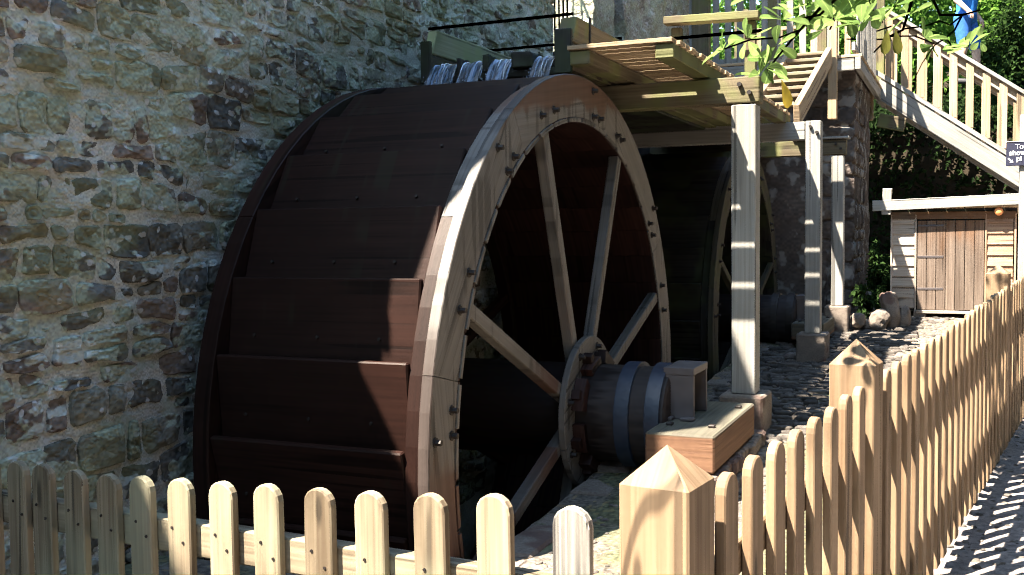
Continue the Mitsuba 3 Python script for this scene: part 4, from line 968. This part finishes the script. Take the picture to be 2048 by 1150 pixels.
rock('small dark stone in front of the far bearing', (9.55, 1.26, 0.24), (0.10, 0.06, 0.07), 10)
k_ = thing('stone_kerb', 'low stone kerb under the plants by the pier', 'kerb')
for q in range(3):
    m = block(11.15 + 0.42 * q, 11.55 + 0.42 * q, 1.16, 1.3, 0.2, 0.47, 0.02).subdivide(); m.vertices += (fbm_np(A(m.vertices) * 11, 4)[:, None] - 0.5) * 0.02; part(k_, 'stone', m, 'm_concrete')

# ================================================================ PLANTS
def leaf_quads(P, D, N, L, W, seed, fold=0.25):
    """folded pointed leaves: base P, direction D, face normal N"""
    n = len(P); S = np.cross(D, N); S /= np.linalg.norm(S, axis=1, keepdims=True) + 1e-9; N = np.cross(S, D)
    L, W = L[:, None], W[:, None]
    v = np.stack([P, P + D * L * 0.5 + S * W * 0.5 + N * W * fold, P + D * L - N * L * 0.12, P + D * L * 0.5 - S * W * 0.5 + N * W * fold], 1).reshape(-1, 3)
    b = np.arange(n)[:, None] * 4
    f = np.concatenate([b + [0, 1, 2], b + [0, 2, 3]], 0)
    r = np.random.default_rng(seed); uv = np.repeat(np.stack([np.zeros(n), r.random(n)], 1), 4, axis=0)
    return (v, f), uv
def cloud(c, rad, n, size, seed, lump=0.5, clumps=40):
    r = np.random.default_rng(seed); c, rad = A(c), A(rad)
    cc = r.normal(size=(clumps, 3)); cc /= np.linalg.norm(cc, axis=1, keepdims=True); cc *= r.uniform(0.45, 1.0, (clumps, 1)) ** 0.6
    k = r.integers(clumps, size=n)
    d = r.normal(size=(n, 3)); d /= np.linalg.norm(d, axis=1, keepdims=True)
    p = cc[k] + d * r.uniform(0.05, 1, (n, 1)) ** 0.5 * lump * r.uniform(0.4, 1, clumps)[k][:, None]
    P = c + p * rad
    D = unit_rows(p * A([1, 1, 0.3]) + r.normal(size=(n, 3)) * 0.6 + A([0, 0, -0.25])); N = unit_rows(r.normal(size=(n, 3)) * 0.6 + A([0, 0, 1.0]))
    L = size * r.uniform(0.6, 1.25, n)
    return leaf_quads(P, D, N, L, L * r.uniform(0.45, 0.65, n), seed)
def unit_rows(v): return v / (np.linalg.norm(v, axis=1, keepdims=True) + 1e-9)
def shrub(name, lab, cat_, c, rad, n, size, seed, mat='m_leaf_tree', trunk=None, **k):
    t = thing(name, lab, cat_)
    m, uv = cloud(c, rad, n, size, seed, **k); part(t, 'foliage', m, mat, uv=uv, kind='stuff')
    r = np.random.default_rng(seed); br = []
    base = A(trunk if trunk is not None else [c[0], c[1], c[2] - rad[2] * 1.0]); th = max(0.02, 0.03 * rad[2])
    for q in range(6):
        e = A(c) + A(rad) * unit(r.normal(size=3)) * 0.6; mid = (base + e) / 2 + r.normal(size=3) * 0.08 * rad[2]
        br.append(tube([base, mid, e], [th, th * 0.6, th * 0.25], 6))
    part(t, 'stem', cat(br), 'm_bark', smooth=True)
    return t
shrub('shrub', 'bright green bush behind the landing balustrade, left of its middle', 'shrub', (18.5, 3.2, 4.9), (1.4, 1.6, 1.9), 11000, 0.12, 101)
shrub('shrub', 'bright green bush behind the landing balustrade, nearest the staircase', 'shrub', (18.3, 1.2, 4.9), (1.2, 1.3, 1.8), 9000, 0.12, 102)
shrub('shrub', 'dense sunlit shrub in the top right corner behind the staircase', 'shrub', (18.6, -1.5, 4.3), (0.9, 1.5, 1.5), 12000, 0.10, 103)
shrub('shrub', 'dark glossy shrub behind the handrail right of the person', 'shrub', (17.3, -0.75, 3.6), (0.5, 0.75, 0.9), 8000, 0.09, 104, mat='m_leaf_dark')
shrub('shrub', 'light green bush seen through the gap beside the mill wall', 'shrub', (13.2, 5.6, 4.9), (1.8, 1.3, 1.9), 9000, 0.12, 105)
shrub('tree', 'tall leafy tree rising above the landing at the back', 'tree', (21.5, 2.0, 7.5), (3.0, 4.2, 3.4), 15000, 0.2, 106, trunk=(21.5, 2.0, 2.5))
shrub('fern', 'small dark leafy plant at the foot of the stone pier', 'plant', (11.55, 0.93, 0.60), (0.18, 0.13, 0.15), 700, 0.06, 107, mat='m_leaf_dark', clumps=16)
shrub('fern', 'dark plant climbing beside the left wall of the shed', 'plant', (11.9, 0.86, 0.80), (0.22, 0.09, 0.32), 900, 0.06, 108, mat='m_leaf_dark', clumps=16)
# ivy on the bank under and behind the stairs
r = np.random.default_rng(77); n = 26000
x, y = 15.62 + 3.2 * r.random(n) ** 2.2, r.uniform(-3.0, 4.0, n)
P = np.stack([x, y, hill_z(x, y) + r.uniform(0.0, 0.16, n)], 1)
m, uv = leaf_quads(P, unit_rows(r.normal(size=(n, 3)) + A([-0.6, 0, 0.1])), unit_rows(r.normal(size=(n, 3)) * 0.6 + A([-0.6, 0, 0.8])), r.uniform(0.05, 0.12, n), r.uniform(0.04, 0.08, n), 5)
struct('ivy', m, 'm_leaf_ivy', uv=uv, kind='stuff', label='dark ivy covering the bank under the staircase', cat='ivy')
# ---------------------------------------------------------------- rhododendron branch hanging in from the top right
rh = thing('rhododendron_branch', 'overhanging rhododendron branch with glossy light green leaves in front of the landing', 'branch')
def leaf(base, d, nrm, L, W, curl):
    d = unit(d); s = unit(np.cross(d, nrm)); nn = np.cross(s, d)
    t = A([0, 0.12, 0.32, 0.55, 0.76, 0.92, 1.0]); w = A([0.06, 0.26, 0.60, 0.92, 1.0, 0.74, 0.10])
    v = []
    for tt, ww in zip(t, w):
        c = A(base) + d * L * tt - nn * curl * L * tt ** 2
        v += [c - s * W * ww / 2 + nn * W * ww * 0.13, c, c + s * W * ww / 2 + nn * W * ww * 0.13]
    f = []
    for k in range(6):
        for q in (0, 1): a = 3 * k + q; f += [[a, a + 1, a + 4], [a, a + 4, a + 3]]
    return A(v), A(f)
def whorl(c, ax, n, L, seed, mat='m_leaf_rhodo', spread=1.0, tw=None):
    r = np.random.default_rng(seed); ax = unit(ax); e1 = unit(np.cross(ax, [0.3, 0.9, 0.1])); e2 = np.cross(ax, e1); ph = r.uniform(0, 6.28)
    for k in range(max(3, int(n * 0.8))):
        a = ph + k * 2.4 + r.uniform(-0.3, 0.3); el = r.uniform(0.0, 0.75) / spread
        d = (e1 * math.cos(a) + e2 * math.sin(a)) * math.cos(el) + ax * math.sin(el)
        v, f = leaf(A(c) + d * 0.006, d, ax + r.normal(size=3) * 0.25, 0.78 * L * r.uniform(0.65, 1.1), L * r.uniform(0.31, 0.42), r.uniform(-0.05, 0.25))
        part(rh, 'leaf', (v, f), mat, smooth=True, uv=np.stack([np.tile([0.0, 1.0, 0.0], 7), np.full(21, r.random())], 1))

# ---------------------------------------------------------------- unseen woods added round the yard to dim the skylight
wl = []
r = np.random.default_rng(404)
for az, dist, cz, rad, nl in ((-12, 24, 6, 6.5, 0), (-28, 19, 6, 6, 0), (-45, 16, 6, 5.5, 0), (-63, 14, 6, 5.5, 0), (-82, 13, 6, 5.5, 0), (-100, 13, 6, 5.5, 0), (-118, 13.5, 6, 5.5, 0), (-136, 14, 6, 5.5, 0), (-154, 15, 6, 5.5, 0), (-171, 16, 5.5, 5.2, 0),
                              (-35, 17, 12, 5.5, 0), (-75, 14, 12.5, 5.5, 0)):
    a = math.radians(az); c = A([5.0 + dist * math.cos(a), dist * math.sin(a), cz])
    wl.append(cloud(c, (rad, rad, rad), 3000, 0.75, 500 + len(wl), lump=0.55, clumps=36))
for c, rr in (((4.5, -4.6, 5.2), (3.2, 3.0, 2.2)), ((-2.5, -3.5, 5.5), (3.0, 3.2, 2.4)), ((9.5, -5.6, 6.0), (3.4, 3.6, 2.6))):  # low unseen canopies added over the path to block sky light
    wl.append(cloud(c, rr, 3500, 0.45, 500 + len(wl), lump=0.55, clumps=36))
m, uv = joined(wl)
struct('added_woodland', m, 'm_leaf_dark', uv=uv, kind='stuff', label='unseen trees added round the mill yard to dim the skylight', cat='trees')
WH = [
    (2.642, 0.565, 1.784, 8, 0.078),
    (2.648, 0.506, 1.805, 7, 0.075),
    (2.752, 0.519, 1.826, 5, 0.08),
    (2.748, 0.434, 1.866, 7, 0.08),
    (2.847, 0.438, 1.908, 6, 0.07),
    (2.610, 0.456, 1.728, 9, 0.075),
    (2.656, 0.476, 1.717, 7, 0.07),
    (2.676, 0.439, 1.789, 5, 0.07),
    (2.773, 0.465, 1.773, 6, 0.075),
    (2.865, 0.396, 1.903, 8, 0.085),
    (2.934, 0.366, 1.936, 9, 0.09),
    (2.842, 0.319, 1.872, 8, 0.085),
    (2.913, 0.287, 1.911, 9, 0.09),
    (2.816, 0.250, 1.852, 7, 0.08),
    (2.990, 0.237, 1.918, 8, 0.09),
    (2.946, 0.208, 1.875, 6, 0.085),
    (2.989, 0.360, 1.878, 6, 0.08),
    (3.015, 0.181, 1.928, 7, 0.085),
    (2.857, 0.294, 1.944, 8, 0.09),
    (3.043, 0.247, 1.970, 8, 0.09),
    (2.914, 0.416, 1.958, 7, 0.085),
    (2.879, 0.103, 1.812, 5, 0.07),
    (2.942, 0.081, 1.805, 5, 0.06),
    (2.868, -0.003, 1.784, 8, 0.078),
    (2.952, 0.007, 1.788, 6, 0.07),
    (3.046, -0.029, 1.823, 3, 0.05),
    (3.138, 0.149, 1.924, 5, 0.08),
    (2.809, 0.530, 1.944, 6, 0.08),
]
TW = [
    [(3.148, 0.179, 2.329, 0.0078), (3.038, 0.274, 2.080, 0.0068), (2.910, 0.300, 1.962, 0.0057), (2.859, 0.338, 1.929, 0.0049), (2.764, 0.394, 1.840, 0.0032), (2.705, 0.422, 1.789, 0.0027), (2.623, 0.452, 1.723, 0.0023)],
    [(2.910, 0.300, 1.962, 0.0049), (2.828, 0.353, 1.886, 0.0032), (2.781, 0.409, 1.870, 0.0032), (2.758, 0.436, 1.865, 0.0024)],
    [(2.764, 0.394, 1.840, 0.0028), (2.701, 0.434, 1.814, 0.0023), (2.650, 0.500, 1.805, 0.0023), (2.643, 0.565, 1.786, 0.0020)],
    [(3.173, 0.114, 2.272, 0.0078), (3.101, 0.123, 2.037, 0.0060), (3.032, 0.142, 1.931, 0.0042), (2.912, 0.155, 1.845, 0.0032), (2.898, 0.186, 1.829, 0.0028), (2.858, 0.222, 1.784, 0.0020)],
    [(2.898, 0.186, 1.829, 0.0024), (2.902, 0.125, 1.825, 0.0020), (2.900, 0.077, 1.800, 0.0020)],
    [(3.101, 0.123, 2.037, 0.0051), (3.040, 0.069, 1.899, 0.0037), (2.976, 0.014, 1.882, 0.0032), (2.995, -0.028, 1.894, 0.0024)],
    [(2.976, 0.014, 1.882, 0.0028), (2.922, 0.031, 1.836, 0.0024), (2.901, 0.051, 1.815, 0.0020), (2.900, 0.077, 1.798, 0.0020)],
    [(2.976, 0.014, 1.882, 0.0024), (2.962, 0.043, 1.856, 0.0024), (2.974, 0.067, 1.871, 0.0024), (2.957, 0.103, 1.858, 0.0020), (2.912, 0.155, 1.847, 0.0020)],
    [(2.901, 0.051, 1.815, 0.0020), (2.874, 0.035, 1.784, 0.0020), (2.868, -0.003, 1.784, 0.0023)],
    [(2.900, 0.077, 1.798, 0.0016), (2.885, 0.106, 1.753, 0.0013), (2.874, 0.125, 1.709, 0.0011)],
    [(2.859, 0.338, 1.929, 0.0032), (2.842, 0.319, 1.872, 0.0024), (2.942, 0.341, 1.868, 0.0025)],
    [(3.038, 0.274, 2.080, 0.0043), (2.990, 0.237, 1.918, 0.0033), (2.946, 0.208, 1.875, 0.0025)],
]
r = np.random.default_rng(19)
for k, (x, y, z, n, L) in enumerate(WH):
    whorl((x, y, z), A([-0.25, 0.1, 0.75]) + r.normal(size=3) * 0.5, n, L, 200 + k)
for k, t in enumerate(TW):
    q = A(t); part(rh, 'twig', tube(q[:, :3], q[:, 3], 7), 'm_bark', smooth=True)
for c, d in (((2.868, 0.190, 1.840), (-0.05, 0.1, -1)), ((2.886, 0.172, 1.842), (0.1, -0.12, -1))):
    v, f = leaf(c, d, A([-0.8, -0.3, 0.1]), 0.062, 0.026, 0.05); part(rh, 'leaf', (v, f), 'm_leaf_olive', smooth=True, uv=np.tile([0, 0.6], (len(v), 1)), label='olive brown leaf hanging straight down')
v, f = leaf((2.575, 0.4105, 1.690), (0.25, -0.28, -1.0), A([-0.6, -0.6, 0.35]), 0.070, 0.034, 0.12)
part(rh, 'leaf', (v, f), 'm_leaf_yellow', smooth=True, uv=np.tile([0, 0.4], (len(v), 1)), label='large yellow dying leaf hanging below the branch')
m, uv = cloud((5.35, 0.62, 3.05), (0.75, 0.55, 0.40), 900, 0.10, 333, clumps=20); uv[:, 0] = 0
part(rh, 'upper_foliage', m, 'm_leaf_rhodo', uv=uv, kind='stuff')
